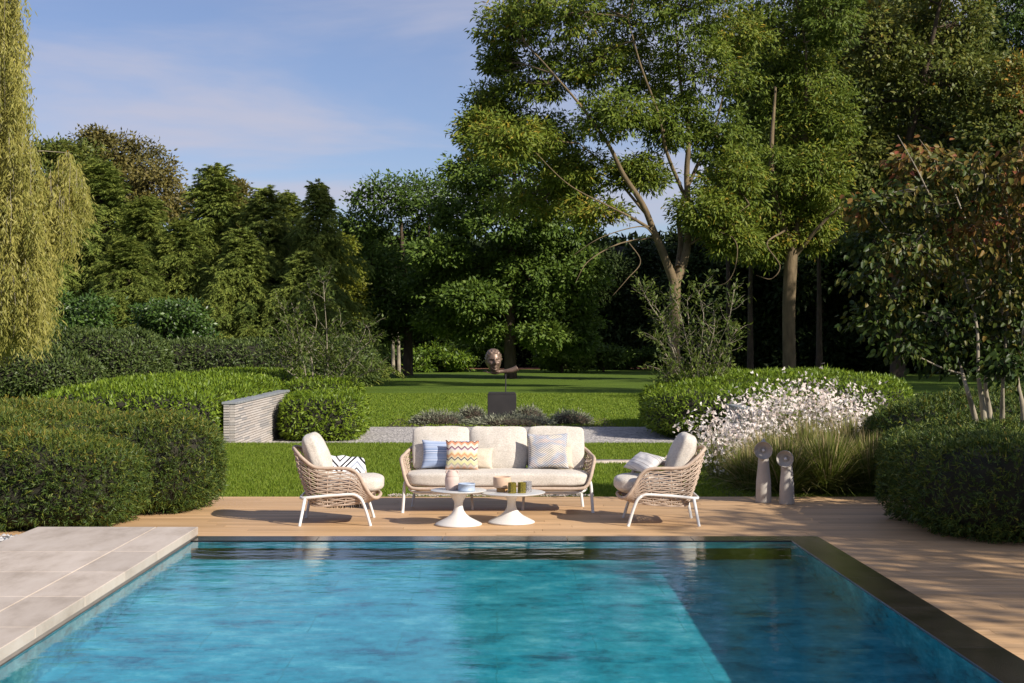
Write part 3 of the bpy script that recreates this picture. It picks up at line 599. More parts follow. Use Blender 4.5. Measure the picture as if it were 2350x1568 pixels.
wood(250, 560, 120, 112, 'background tree behind the left conifers')
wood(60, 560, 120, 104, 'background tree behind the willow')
for x, Yt, lb in ((1722, 99, 'thin dark trunk in the shade between the two ash trunks'), (1672, 104, 'thinnest dark trunk in the shade just right of the forked ash'), (1880, 96, 'thin dark trunk in the shade right of the second ash')):
    simple_tree('young_tree', lb, x, 868, Yt, [(x, 420, 50, 50), (x - 20, 500, 50, 50), (x + 20, 560, 50, 40)], L_OAK, r=.2, nclump=30, var0=.25)
# off-frame trees on the right: their shade falls across lawn, wood and deck
SHADE = {}
def shade_tree(x, y, h, rad, label, n=26, clump=1.0, per=22, L=.42, Wd=.22, zlow=.3, nclump=34):
    base = np.array([x, y, LOW]); bl = []; key = h > 12
    if key in SHADE:
        t0, h0, r0 = SHADE[key]; t = copy_tree(t0); t['label'] = label; t.location = base; t.rotation_euler = (0, 0, rng.uniform(0, 6)); t.scale = (rad / r0, rad / r0, h / h0); return t
    for k in range(n):
        a = rng.uniform(0, 2 * math.pi); f = rng.uniform(zlow, 1); rr = rad * math.sqrt(rng.random()) * (1.05 - .5 * max(0, f - .5) * 2 * .8)
        bl.append((base + [rr * math.cos(a), rr * math.sin(a), h * f], (rad * .33, rad * .33, rad * .26), 1))
    t = tree('shade_tree', label, 'tree', base, ([base, base + [0, 0, h * .4], base + [0, 0, h * .85]], [.035 * h * .5, .025 * h * .5, .1]), [], bl, L_OAK, M_BARK, group='tall trees right of the garden',
                L=L, Wd=Wd, per=per, clump=clump, nclump=nclump, droop=.2, twig_r=.03, tw_every=5)
    SHADE[key] = (t, h, rad); return t
shade_tree(31, 46, 19, 7, 'tall tree right of the back lawn, nearest of its row')
shade_tree(38, 60, 20, 7.5, 'tall tree right of the back lawn, middle of its row')
shade_tree(46, 74, 21, 8, 'tall tree right of the back lawn, farthest of its row')
shade_tree(28, 33, 14, 5, 'smaller tree right of the gravel path', n=18)
shade_tree(14.3, 7.0, 8.5, 2.6, 'slender tree standing right of the pool deck', n=16, clump=.5, L=.2, Wd=.1, zlow=.45, nclump=15)
shade_tree(14.8, 3.2, 9.6, 2.8, 'slender tree right of the pool, nearer than its twin', n=16, clump=.5, L=.2, Wd=.1, zlow=.45, nclump=22)
shade_tree(16.8, 5.0, 9.2, 2.2, 'slender tree farthest from the pool on the right', n=16, clump=.5, L=.22, Wd=.11, zlow=.5, nclump=30)
shade_tree(45, 90, 23, 9, 'tall tree at the right of the dark wood', n=30)
shade_tree(57, 104, 24, 9, 'tall tree at the far right of the dark wood', n=30)

# ------------------------------------------------------------------ conifers with drooping sprays
def conifer_mesh(h, rb, seed, nbr=120):
    tr = MB(); tr.tube([(0, 0, -.05), (0, 0, h * .5), (0.03 * h, 0, h * .97)], [.22, .14, .02], 8); mb = MB()
    for k in range(nbr):
        f = .03 + .95 * (k / nbr) ** .85; a = k * 2.399 + rng.uniform(-.5, .5); Lb = (rb * (1 - f) ** .72 + .1) * rng.uniform(.45, 1.2) * (1.35 if rng.random() < .14 else 1); tp_ = max(0, f - .7) / .3
        t = np.linspace(0, 1, 10); rise = rng.uniform(.1, .4); drp = rng.uniform(.3, .6)
        hx = np.array([math.cos(a), math.sin(a), 0]); sx = np.array([-math.sin(a), math.cos(a), 0])
        sp = np.array([0.03 * h * f * f, 0, h * f]) + hx * (Lb * t)[:, None] + np.array([0, 0, 1]) * ((rise * t - drp * t * t) * Lb)[:, None]
        tr.tube(sp, np.linspace(.045, .01, 10), 4, caps=False); vb = rng.normal(0, .12)
        ns = int(12 + Lb * 15)                      # hanging sprays, each a spine with slivers on both sides
        for s2 in range(ns):
            u = rng.uniform(.2, 1.02); ix = u * 9; i0 = min(int(ix), 8); fr = ix - i0; c = sp[i0] * (1 - fr) + sp[i0 + 1] * fr + rng.normal(0, .14, 3)
            dirn = unit(hx * rng.uniform(.3, 1) + sx * rng.normal(0, .9) + np.array([0, 0, rng.uniform(-.5, .2) + .9 * tp_])); ln = rng.uniform(.45, 1.0) * (.5 + .14 * Lb) * (1 - .45 * tp_); n = 26
            tt = rng.random(n) ** .85; sg = rng.choice([-1, 1], n); lt = unit(np.cross(dirn, [0, 0, 1.])); dz = rng.uniform(.3, .75) * (1 - .6 * tp_)
            P = c + dirn * (ln * tt)[:, None] + np.array([0, 0, -1]) * (ln * dz * tt ** 1.8 + rng.normal(0, .02, n))[:, None] + lt * (sg * rng.random(n) * .12 * (1.1 - tt))[:, None]
            A = dirn * .9 + lt * (sg * rng.uniform(.3, 1.1, n))[:, None] + np.array([0, 0, -1]) * (.2 + tt * .8)[:, None] + rdir(n) * .3
            L_n = rng.uniform(.11, .24, n); sd_ = unit(np.cross(A, np.array([.35, -.4, .6]) + rdir(n) * .55)); A = unit(A); wn = rng.uniform(.035, .06, n)[:, None]
            V = np.stack([P - sd_ * wn * .5, P + sd_ * wn * .5, P + A * L_n[:, None]], 1).reshape(-1, 3)
            mb.add(V, np.arange(n)[:, None] * 3 + [0, 1, 2], np.clip(.45 + vb + rng.normal(0, .1) + rng.normal(0, .15, n) + .3 * (tt - .5), 0, 1))
    t_ = tr.build('trunk', M_BARK, smooth=True); c_ = mb.build('crown', L_CONIFER, attr=True); C.objects.unlink(t_); C.objects.unlink(c_)
    return t_.data, c_.data
con = [conifer_mesh(11, 3.9, 1, 165), conifer_mesh(11, 3.5, 2, 150)]
for i, (x, top, hw, Y, lb) in enumerate([(165, 470, 115, 79, 'conifer half hidden by the willow curtain'), (245, 392, 120, 82, 'tallest drooping conifer in front of the brown tree'), (345, 470, 105, 78, 'conifer with bare lower gaps, third from the willow'),
        (488, 398, 105, 82, 'pointed conifer left of the small brown treetop'), (425, 520, 90, 76, 'low conifer standing in front, left of the pointed one'), (595, 448, 95, 80, 'conifer right of the small brown treetop'),
        (668, 460, 85, 83, 'conifer with feathery double top, right of the middle'), (730, 438, 75, 79, 'conifer with bent leader, at the right end of the conifer row'), (545, 540, 90, 74, 'lower conifer in front of the gap in the row'), (65, 480, 110, 84, 'conifer fully behind the willow'),
        (690, 590, 80, 73, 'low conifer behind the leafy multi-stem shrub on the left'), (300, 560, 90, 74, 'low conifer above the glossy shrubs')]):
    p = D(x, 790, Y); ht = D(x, top, Y)[2] - LOW; base_w = PX(hw, Y)
    t = thing('conifer_tree', lb, 'conifer', (p[0], Y, LOW), rng.uniform(0, 6.28), 'conifers along the left side')
    for nm, me in zip(('trunk', 'crown'), con[i % 2]):
        o = bpy.data.objects.new(nm, me); C.objects.link(o); o.parent = t
        if nm == 'crown': o['kind'] = 'stuff'
    s_ = ht / 11; sw = base_w / (3.9 if i % 2 == 0 else 3.5) * 1.75; t.scale = (sw, sw, s_ * 1.05)
# glossy shrubs below the conifers, shrubs at the back of the lawn
def shrub(name, label, x, y, rx, ry, Y, m, L=.22, Wd=.1, n=9, per=20, nclump=28, group=None, v=.5):
    c = D(x, y, Y); RX, RY = PX(rx, Y), PX(ry, Y); base = np.array([c[0], Y, LOW]); bl = []
    for k in range(n):
        a = rng.uniform(0, 6.28); f = rng.uniform(-.8, .75)
        bl.append((np.array([c[0] + RX * .6 * math.cos(a), Y + RX * .5 * math.sin(a), max(LOW + .25, c[2] + RY * f)]), (RX * .5, RX * .5, RY * .45), 1))
    return tree(name, label, 'shrub', base, ([base, base + [0, 0, .3], (base + c) / 2], [.1, .08, .05]), [], bl, m, M_BARK, group=group, L=L, Wd=Wd, per=per, clump=.35, nclump=nclump, twig_r=.015, droop=.05, var0=v, shell=.5, br_r=.03)
shrub('glossy_shrub', 'glossy dark green laurel shrub right of the willow', 172, 735, 85, 62, 70, L_CHERRY, n=14)
shrub('glossy_shrub', 'glossy dark green laurel shrub under the middle conifers', 402, 745, 85, 48, 69, L_CHERRY, n=14)
shrub('rounded_shrub', 'rounded light green shrub right of the shaded oak trunk', 1008, 822, 72, 30, 108, L_LAUREL, L=.28, Wd=.13, n=12, v=.35)
shrub('rounded_shrub', 'green shrub behind the rounded one at the back of the lawn', 1075, 770, 85, 42, 114, L_OAK, L=.3, Wd=.15, n=12, v=.8)
shrub('rounded_shrub', 'shrub with low hanging branches right of the statue', 1290, 800, 70, 45, 106, L_OAK, L=.3, Wd=.15, n=12, v=.85)
shrub('rounded_shrub', 'dark low shrub further right of the statue', 1385, 815, 45, 30, 108, L_OAK, L=.28, Wd=.14, n=8, v=.5)
shrub('rounded_shrub', 'dark shrub behind the pair of pale posts', 850, 790, 60, 55, 113, L_OAK, L=.3, Wd=.15, n=9, v=.2)
shrub('rounded_shrub', 'low dark shrub at the far end of the lawn left of the forked ash', 1470, 815, 60, 25, 116, L_OAK, n=8, v=.3)
for x, lb in ((903, 'left of two pale wooden tree posts'), (916, 'right of two pale wooden tree posts')):
    a = D(x, 852, 103); t = MB().tube([(0, 0, 0), (-.05, 0, 2.2), (-.15, 0, D(x, 763, 103)[2] - LOW)], [.13, .12, .11], 8); o = t.build('tree_post', M_BARK_PALE, smooth=True); o.location = (a[0], 103, LOW); tag(o, lb + ' beside the shaded oak trunk', 'post', 'pair of tree posts')
b_ = MB(); sup_mesh(b_, np.zeros(3), np.array([.55, .4, .3]), 2.3, 1, 6); o = b_.build('boulder', M_STONE, smooth=True); p = D(1790, 857, 76); o.location = (p[0], 76, LOW + .22); tag(o, 'pale boulder at the foot of the second ash trunk', 'boulder')

# ------------------------------------------------------------------ weeping willow
Yw = 44
wt = thing('weeping_willow', 'yellow green weeping willow with hanging curtains at the left edge', 'tree', (D(-120, 900, Yw)[0], Yw, LOW)); off = np.array(wt.location)
tr = MB(); mb = MB(); tw = MB()
tp = np.array([[0, 0, -.05], [.3, 0, 3], [.2, 0, 7], [.9, 0, 12], [1.4, 0, 16]]); sp = spline(tp, 24); tr.tube(sp, np.interp(np.linspace(0, 1, 24), [0, .3, 1], [.5, .38, .06]), 10)
strands = []
def curtain(x, ytop, ybot, n, wx, dY=0, hump=30):
    for k in range(n):
        xx = x + rng.uniform(-wx, wx); e = abs(xx - x) / wx; yt = ytop + hump * e * e + rng.uniform(0, 90) ** 1.0 * .6; yb = ybot - rng.uniform(0, 1) ** 2 * (ybot - yt) * .55
        strands.append((D(xx, yt, Yw + dY + rng.uniform(-1.6, 1.6)) - off, PX(yb - yt, Yw)))
for a in [(0, -90, 150, 60, 45, 0), (-25, -60, 260, 60, 40, -.6), (20, 40, 190, 30, 40, 0), (5, 90, 330, 60, 45, -.5), (0, 200, 480, 90, 60, 0), (20, 300, 640, 100, 60, -1), (50, 360, 620, 70, 50, .5), (-20, 400, 760, 120, 60, -.5), (30, 430, 800, 120, 65, -1.5), (70, 470, 780, 90, 40, -.6), (150, 345, 560, 75, 45, 1, 60), (170, 380, 520, 40, 28, 1.5, 70),
          (115, 400, 650, 70, 45, .8), (-30, 560, 830, 120, 60, -1.5), (40, 590, 830, 110, 60, -2), (80, 560, 740, 50, 30, -1), (-40, 100, 600, 120, 60, 1), (135, 430, 610, 40, 30, 0)]: curtain(*a)
for (p, ln) in strands:
    f = sp[min(23, int(np.searchsorted(sp[:, 2], p[2] - .8)))]
    if rng.random() < .02: tw.tube(limb(f, p, 6, .08, -.1), np.linspace(.03, .01, 6), 4, caps=False)
    n = int(27 * ln) + 12; u = np.sort(rng.random(n)); sw = rng.normal(0, .2, 3); sw[2] = 0; cut = rng.uniform(.6, 1)
    P = p + np.array([0, 0, -1]) * (u * ln * cut)[:, None] + sw * (np.sin(u * 2.2) * min(ln, 3) * .3)[:, None] + rng.normal(0, .03 + .1 * u[:, None], (n, 3)); P += sw * (rng.random() * .5)
    d = rdir(n) * 1.1; d[:, 2] = -.7 - rng.random(n) * 1.3; leaves(mb, P, d, rdir(n) * .7 + np.array([.5, -.6, .4]), rng.uniform(.14, .26, n), rng.uniform(.028, .05, n), np.clip(.5 + rng.normal(0, .14) + rng.normal(0, .2, n), 0, 1), fold=.1)
    if rng.random() < .3: tw.tube(np.array([p, p + [0, 0, -ln * .4] + sw * .2, p + [0, 0, -ln * cut * .95]]), [.008, .006, .003], 3, caps=False)
tr.build('trunk', M_BARK, wt, smooth=True); tw.build('branches', M_BARK_PALE, wt)['kind'] = 'stuff'; mb.build('crown', L_WILLOW, wt, attr=True)['kind'] = 'stuff'

# ------------------------------------------------------------------ multi-stem shrubs and the red tipped tree
def multistem(name, label, cat, Y, stems, mleaf, nl, L, Wd, rad, mbark=M_BARK_PALE, twn=10, base_z=LOW, twl=.8, rs=.022):
    b = D(stems[0][0][0], stems[0][0][1], Y); t = thing(name, label, cat, (b[0], Y, base_z)); off = np.array(t.location); mb = MB(); tw = MB()
    for st in stems:
        pts = np.array([D(x, y, Y) + [0, rng.uniform(-.5, .5) * k / len(st), 0] for k, (x, y) in enumerate(st)]) - off
        pts = np.vstack([pts[0] * [1, 1, 0], pts]) if pts[0][2] > .05 else pts
        s_ = spline(pts, 26); o = MB().tube(s_, np.linspace(rs, rs * .25, 26), 6).build('stem', mbark, t, smooth=True)
        for k in range(twn):
            i = int(rng.integers(9, 26)); g = s_[min(i, 25)]; dirn = unit(rdir(1)[0] * [1, .9, .5] + unit(s_[25] - s_[8]) * .55 + np.array([0, 0, .25])); ln = twl * rng.uniform(.4, 1.1) * (1.15 - i / 52)
            l = limb(g, g + dirn * ln, 7, .08); tw.tube(l, np.linspace(rs * .28, rs * .08, 7), 4, caps=False)
            n = nl; u = rng.random(n) ** .7; ix = u * 6; i0 = np.minimum(ix.astype(int), 5); fr = (ix - i0)[:, None]; P = l[i0] * (1 - fr) + l[i0 + 1] * fr + rng.normal(0, rad, (n, 3))
            leaves(mb, P, dirn * .5 + rdir(n) * .9 + np.array([0, 0, -.15]), np.array([0, 0, 1]) + rdir(n) * .7, L * rng.uniform(.7, 1.3, n), Wd * rng.uniform(.8, 1.2, n), np.clip(.5 + rng.normal(0, .12) + rng.normal(0, .2, n), 0, 1))
    tw.build('twigs', mbark, t)['kind'] = 'stuff'; mb.build('leaves', mleaf, t, attr=True)['kind'] = 'stuff'; return t
multistem('multi_stem_shrub', 'open multi-stem shrub with thin pale stems by the brick wall', 'shrub', 37.5,
          [[(705, 905), (700, 850), (690, 800), (680, 740), (665, 690)], [(720, 905), (715, 830), (705, 800), (725, 740), (710, 660)], [(755, 905), (752, 830), (750, 760), (748, 700), (745, 640)], [(735, 905), (745, 860), (752, 830), (760, 790), (790, 740)],
           [(770, 905), (785, 860), (805, 820), (830, 780), (840, 745)], [(790, 900), (815, 870), (845, 855), (870, 848)], [(690, 905), (672, 850), (660, 810), (640, 770)], [(716, 830), (690, 790), (672, 770), (655, 730), (650, 700)], [(765, 900), (790, 850), (830, 800), (855, 780)],
           [(700, 890), (650, 840), (640, 800)]], L_SHRUB, 13, .14, .05, .07, twn=24)
multistem('multi_stem_shrub', 'open multi-stem shrub with upright pale stems before the ash trunk', 'shrub', 35.5,
          [[(1600, 920), (1605, 860), (1608, 790), (1612, 720), (1608, 670)], [(1595, 915), (1590, 850), (1575, 780), (1560, 720), (1540, 660)], [(1605, 915), (1625, 850), (1650, 790), (1668, 740), (1680, 670)], [(1590, 915), (1570, 850), (1540, 780), (1515, 720), (1490, 690)],
           [(1612, 915), (1640, 850), (1665, 800), (1690, 760)], [(1598, 915), (1600, 830), (1585, 760), (1580, 690)], [(1585, 915), (1560, 870), (1530, 820), (1505, 770)], [(1610, 915), (1620, 830), (1635, 760), (1640, 700)], [(1580, 910), (1545, 880), (1515, 850)], [(1610, 910), (1640, 880), (1670, 840)], [(1570, 900), (1530, 760), (1490, 700), (1475, 670)]],
          L_SHRUB, 13, .14, .046, .065, twn=22)
Yp = 15.7
pt = thing('autumn_tree', 'multi-stem tree with broad leaves turning red, at the right edge', 'tree', (D(2290, 1000, Yp)[0], Yp, 0)); off = np.array(pt.location)
stems = [[(2248, 1010), (2235, 950), (2215, 880), (2190, 800), (2140, 700), (2060, 560), (2000, 480)], [(2262, 1012), (2255, 930), (2245, 860), (2240, 740), (2200, 600), (2120, 420), (2060, 310)], [(2282, 1016), (2270, 940), (2262, 870), (2280, 740), (2250, 600), (2180, 420), (2110, 320)],
         [(2300, 1020), (2300, 950), (2302, 870), (2310, 760), (2320, 560), (2290, 400)], [(2345, 1012), (2348, 940), (2335, 860), (2350, 740), (2360, 560), (2350, 380)]]
tips = []; mb = MB(); tw = MB()
for st in stems:
    pts = np.array([D(x, y, Yp + rng.uniform(-.25, .25) * k * .7) for k, (x, y) in enumerate(st)]) - off; s_ = spline(pts, 30)
    MB().tube(s_, np.interp(np.linspace(0, 1, 30), [0, .35, 1], [.043, .02, .003]), 8).build('stem', M_BARK_PALE, pt, smooth=True); tips += list(s_[8:])
pb_ = [(2090, 370, 50, 40, .6), (2150, 385, 70, 45), (2230, 410, 95, 65), (2325, 400, 75, 85), (2010, 470, 55, 30, .6), (2100, 480, 80, 55), (2220, 520, 100, 65), (2335, 540, 75, 85), (2060, 580, 65, 45), (2160, 620, 95, 55), (2280, 650, 95, 65), (2050, 690, 50, 42, .7), (2130, 730, 80, 45), (2250, 770, 85, 50), (2345, 760, 55, 75), (2165, 820, 50, 28, .6), (2280, 830, 60, 28, .7), (2390, 500, 60, 120), (2400, 700, 60, 90), (1965, 485, 30, 18, .3), (1990, 560, 40, 30, .5), (1975, 640, 35, 25, .4), (2010, 740, 40, 30, .5), (2060, 790, 45, 25, .5)]
bl = [(c - off, np.array(r) * 1.15, wt_) for c, r, wt_ in blobs_px(pb_, Yp, 1.2)]
vz = lambda P: np.clip((P[:, 2] - 2.6) / 2.2, -.6, 1) * .42 + .02
crown(mb, tw, bl, tips, .085, .048, 11, .19, 42, droop=.7, twig_r=.005, var0=.3, vary=.13, varz=vz, shell=.1, oval=True, br_r=.011, tw_every=2)
tw.build('twigs', M_BARK_PALE, pt)['kind'] = 'stuff'
# the leaves nearest to the viewer are single leaf objects, the rest one crown
Vall = np.concatenate(mb.v); var_all = np.concatenate([a[:len(a) // 2] for a in mb.a]); nlf = len(Vall) // 6; V6 = Vall.reshape(nlf, 6, 3)
order = np.argsort(V6[:, 0, 1]); near, far = order[:300], order[300:]
mbf = MB(); b6 = np.arange(len(far))[:, None] * 6; mbf.add(V6[far].reshape(-1, 3), np.concatenate([b6 + [0, 1, 2, 3], b6 + [0, 3, 4, 5]]), np.concatenate([var_all[far]] * 2))
mbf.build('crown', L_PARROTIA, pt, attr=True)['kind'] = 'stuff'
lm = []
for k in range(6):
    m_ = MB(); leaves(m_, np.zeros((1, 3)), np.array([[0, 1., 0]]), np.array([[0, 0, 1.]]), .125, .072, np.array([.12 + .17 * k]), oval=True); o = m_.build('leaf', L_PARROTIA, attr=True); lm.append(o.data); C.objects.unlink(o)
for i in near:
    v = V6[i]; A = Vector(v[3] - v[0]); sd = Vector(v[1] - v[5]); ln = A.length; A.normalize(); sd.normalize(); u = sd.cross(A); sd = A.cross(u)
    o = bpy.data.objects.new('leaf', lm[int(np.clip(var_all[i] * 6, 0, 5))]); C.objects.link(o); o.parent = pt
    o.matrix_local = Matrix.Translation(v[0]) @ Matrix((sd, A, u)).transposed().to_4x4() @ Matrix.Scale(ln / .125, 4)

# ------------------------------------------------------------------ ornamental grasses, white flowers, lavender
def grass_clump(mb, c, n, ln, spread, wd, v0, droop=.55, stemmy=False):
    a = rng.uniform(0, 2 * math.pi, n); lean = np.abs(rng.normal(0, spread, n)); Ln = ln * rng.uniform(.55, 1.1, n)
    h = np.stack([np.cos(a), np.sin(a), np.zeros(n)], 1); b0 = np.asarray(c) + h * (rng.random(n) * .14)[:, None]; side = np.stack([-np.sin(a), np.cos(a), np.zeros(n)], 1)
    k = rng.random(n)[:, None] < .5; side = np.where(k, side, rdir(n) * [1, 1, .2]); side = unit(side)
    pts = []
    for t in (0, .4, .75, 1):
        pts.append(b0 + h * (Ln * (np.sin(lean) * t + droop * lean * t ** 2.4 * .5))[:, None] + np.array([0, 0, 1]) * (Ln * (np.cos(lean) * t - droop * .55 * t ** 3 * (.3 + lean)))[:, None])
    ww = wd * rng.uniform(.7, 1.3, n)[:, None]
    V = np.stack([pts[0] - side * ww * .5, pts[0] + side * ww * .5, pts[1] - side * ww * .45, pts[1] + side * ww * .45, pts[2] - side * ww * .3, pts[2] + side * ww * .3, pts[3]], 1).reshape(-1, 3)
    b = np.arange(n)[:, None] * 7; va = np.clip(v0 + rng.normal(0, .2, n), 0, 1)
    mb.add(V, np.concatenate([b + [0, 1, 3, 2], b + [2, 3, 5, 4]]), np.concatenate([va, va])); mb.add(np.zeros((0, 3)), np.zeros((0, 3), int)); mb.f[-1] = (b + [4, 5, 6]) + (mb.n - len(V)); mb.a[-1] = np.clip(va + .12, 0, 1)
    return pts[3]
for x, y, Y, ln, lb in ((1800, 1128, 18.0, .85, 'fountain grass clump right beside the two lamps'), (1900, 1130, 18.1, .9, 'fountain grass clump second from the lamps'), (2000, 1128, 18.2, .85, 'fountain grass clump beside the dark yew mound'), (1850, 1100, 19.0, 1.0, 'fountain grass clump behind the lamps in the middle'),
        (1950, 1100, 19.2, 1.05, 'tall tan grass clump in the back row, centre'), (2040, 1095, 19.2, 1.1, 'tall tan grass clump in the back row by the yew'), (1760, 1095, 19.2, .8, 'grass clump behind the taller lamp'), (1720, 1100, 18.6, .65, 'low grass clump at the left end of the flower bed')):
    p = D(x, y, Y); t = thing('ornamental_grass', lb, 'grass clump', (p[0], Y, -.03), group='ornamental grasses in the flower bed'); m_ = MB(); back = Y > 18.5
    grass_clump(m_, (0, 0, 0), 1500, ln, .45, .014, .36 if not back else .5); tips_ = grass_clump(m_, (0, 0, 0), 260, ln * 1.1, .34, .01, .9)
    m_.build('blades', L_FOUNTAIN, t, attr=True)['kind'] = 'stuff'
for x, Y, ln, n, lb in ((1650, 20.2, .95, 150, 'white gaura clump at the left end of the flower bed'), (1735, 20.8, 1.25, 210, 'white gaura clump rising behind the lamps'), (1800, 21.2, 1.35, 250, 'white gaura clump in the middle of the bed'), (1870, 20.8, 1.35, 250, 'densest white gaura clump right of the middle'),
        (1940, 21.0, 1.25, 210, 'white gaura clump before the domed laurel'), (1700, 19.9, .85, 130, 'low white gaura clump leaning left over the lawn'), (2000, 20.6, 1.1, 140, 'white gaura clump beside the yew at the right')):
    p = D(x, 1100, Y); t = thing('flowering_plant', lb, 'flowers', (p[0], Y, -.03), group='white flowers in the bed'); m_ = MB(); fm = MB()
    tips_ = grass_clump(m_, (0, 0, 0), n, ln, .36, .008, .55, .4); grass_clump(m_, (0, 0, 0), n, ln * .7, .45, .012, .4, .5)
    for k in range(6):
        c = tips_ + rng.normal(0, .06, tips_.shape) * [1, 1, 2.2] + np.array([0, 0, -.05 * k]) ; c = c[rng.random(len(c)) < (.95 if k == 0 else .5)]; m4 = len(c); ax = unit(rdir(m4) + [.2, -.7, .4]); u_ = unit(np.cross(ax, rdir(m4))); v_ = np.cross(ax, u_); vv = np.clip(.55 + rng.normal(0, .25, m4), 0, 1)
        for s_ in (u_, u_ * .5 + v_ * .87, -u_ * .5 + v_ * .87, -u_): leaves(fm, c, s_, ax, .036 * rng.uniform(.7, 1.2, m4), .021, vv, .1)
    m_.build('stems', L_FOUNTAIN, t, attr=True)['kind'] = 'stuff'; fm.build('flowers', L_GAURA, t, attr=True)['kind'] = 'stuff'
sheet('flower_bed', [(2.9, 9, 17.62, 22.6)], -.02, M_SOIL)
for x, Y, rx, h, lb in ((1005, 38.6, .8, .3, 'widest grey lavender mound at the left of the plinth'), (1082, 39.6, .45, .42, 'dark upright lavender mound just left of the plinth'), (1172, 38.2, 1.25, .22, 'long low lavender mound before the plinth'), (1212, 40.2, .5, .38, 'lavender mound behind the plinth corner on the right'), (1310, 38.6, .62, .32, 'lone lavender mound right of the plinth')):
    p = D(x, 975, Y); t = thing('lavender_mound', lb, 'lavender', (p[0], Y, LOW), group='lavender around the plinth'); m_ = MB(); n = int(2600 * rx)
    d = rdir(n); d[:, 2] = np.abs(d[:, 2]); P = d * [rx, rx * .55, h] * rng.uniform(.75, 1, n)[:, None]; P += np.array([0, 0, .05]) * rng.normal(size=n)[:, None]
    needles(m_, P, d * [1, 1, 1.4] + rdir(n) * .4, rng.uniform(.05, .11, n), .03, np.clip(.5 + rng.normal(0, .25, n), 0, 1)); m_.build('foliage', L_LAVENDER, t, attr=True)['kind'] = 'stuff'
    k_ = MB(); sup_mesh(k_, np.array([0, 0, .02]), np.array([rx, rx * .55, h]) * .82, 2.3, 1, 6, zmin=.0); k_.build('inner_twigs', M_SOIL, t, smooth=True)
sheet('lavender_bed', [(-2.9, 3.2, 37.32, 41.4)], LOW + .006, M_SOIL)
#PART3
# ------------------------------------------------------------------ brick walls with stone caps
def brick_wall(label, xf, y0, y1, ztop, side, courses, blen, th=.22):
    """long face at x = xf looking to side (+1 or -1); bricks are children"""
    t = thing('brick_wall', label, 'wall', (xf, y0, LOW)); H = ztop - LOW
    x_in = -side * th; MB().box((min(x_in, -side * .012), .012, -.1), (max(x_in, -side * .012), y1 - y0, H - .002)).build('mortar', M_MORTAR, t)
    bh = H / courses; bm = bmesh.new(); bmesh.ops.create_cube(bm, size=1); bmesh.ops.bevel(bm, geom=bm.edges[:], offset=.03, segments=1, affect='EDGES'); me0 = bpy.data.meshes.new('brick'); bm.to_mesh(me0); bm.free()
    mes = []
    for m_ in M_BRICK: a = me0.copy(); a.materials.append(m_); mes.append(a)
    def brick(c, sc):
        o = bpy.data.objects.new('brick', mes[rng.choice(4, p=[.42, .22, .28, .08])]); C.objects.link(o); o.parent = t; o.location = c; o.scale = sc
    for r in range(courses):
        z = bh * (r + .5); y = -rng.random() * blen
        while y < y1 - y0:
            a, b = max(0, y), min(y1 - y0, y + blen); y += blen
            if b - a > .05: brick((-side * .045, (a + b) / 2, z), (.1 + rng.uniform(0, .008), b - a - .009, bh - .012))
        brick((-side * (th + .1) / 2, .045, z), (th - .105, .1, bh - .012))
    n = 6; l = (y1 - y0 + .03) / n
    for k in range(n): piece('cap_stone', (min(.03 * side, -side * (th + .03)), -.02 + k * l + .002, H), (max(.03 * side, -side * (th + .03)), -.02 + (k + 1) * l - .002, H + .045), M_BLUESTONE, t, .004)
brick_wall('pale grey brick wall with blue stone cap left of the gravel path', -5.05, 27.4, 34.5, .72, 1, 20, .62)
brick_wall('shaded grey brick wall half hidden behind the white flowers', 5.15, 27.5, 32.2, .5, -1, 16, .7)

# ------------------------------------------------------------------ soft furnishing helpers
def cushion(name, size, m, parent, loc, rot=(0, 0, 0), p=4.5, puff=.06, wr=.006, n=22, seed=0):
    mb = MB(); r = np.array(size) / 2; sup_mesh(mb, np.zeros(3), r, p, 1, n); o = mb.build(name, m, parent, smooth=True); me = o.data
    co = np.empty(len(me.vertices) * 3, np.float32); me.vertices.foreach_get('co', co); co = co.reshape(-1, 3)
    thin = int(np.argmin(r)); oth = [k for k in range(3) if k != thin]
    f = (1 - (np.abs(co[:, oth[0]]) / r[oth[0]]) ** 2.5).clip(0) * (1 - (np.abs(co[:, oth[1]]) / r[oth[1]]) ** 2.5).clip(0)
    co[:, thin] *= 1 + puff / r[thin] * f
    nz = np.array([noise.noise_vector(Vector(c_ * 7 + seed * 3.1)) for c_ in co]); co += nz * wr; nz = np.array([noise.noise_vector(Vector(c_ * 19 + seed)) for c_ in co]); co += nz * wr * .35
    me.vertices.foreach_set('co', co.ravel()); 
    bm = bmesh.new(); bm.from_mesh(me); bmesh.ops.remove_doubles(bm, verts=bm.verts[:], dist=.0008); bm.to_mesh(me); bm.free()
    me.polygons.foreach_set('use_smooth', np.ones(len(me.polygons), bool)); me.update(); o.location = loc; o.rotation_euler = rot; return o
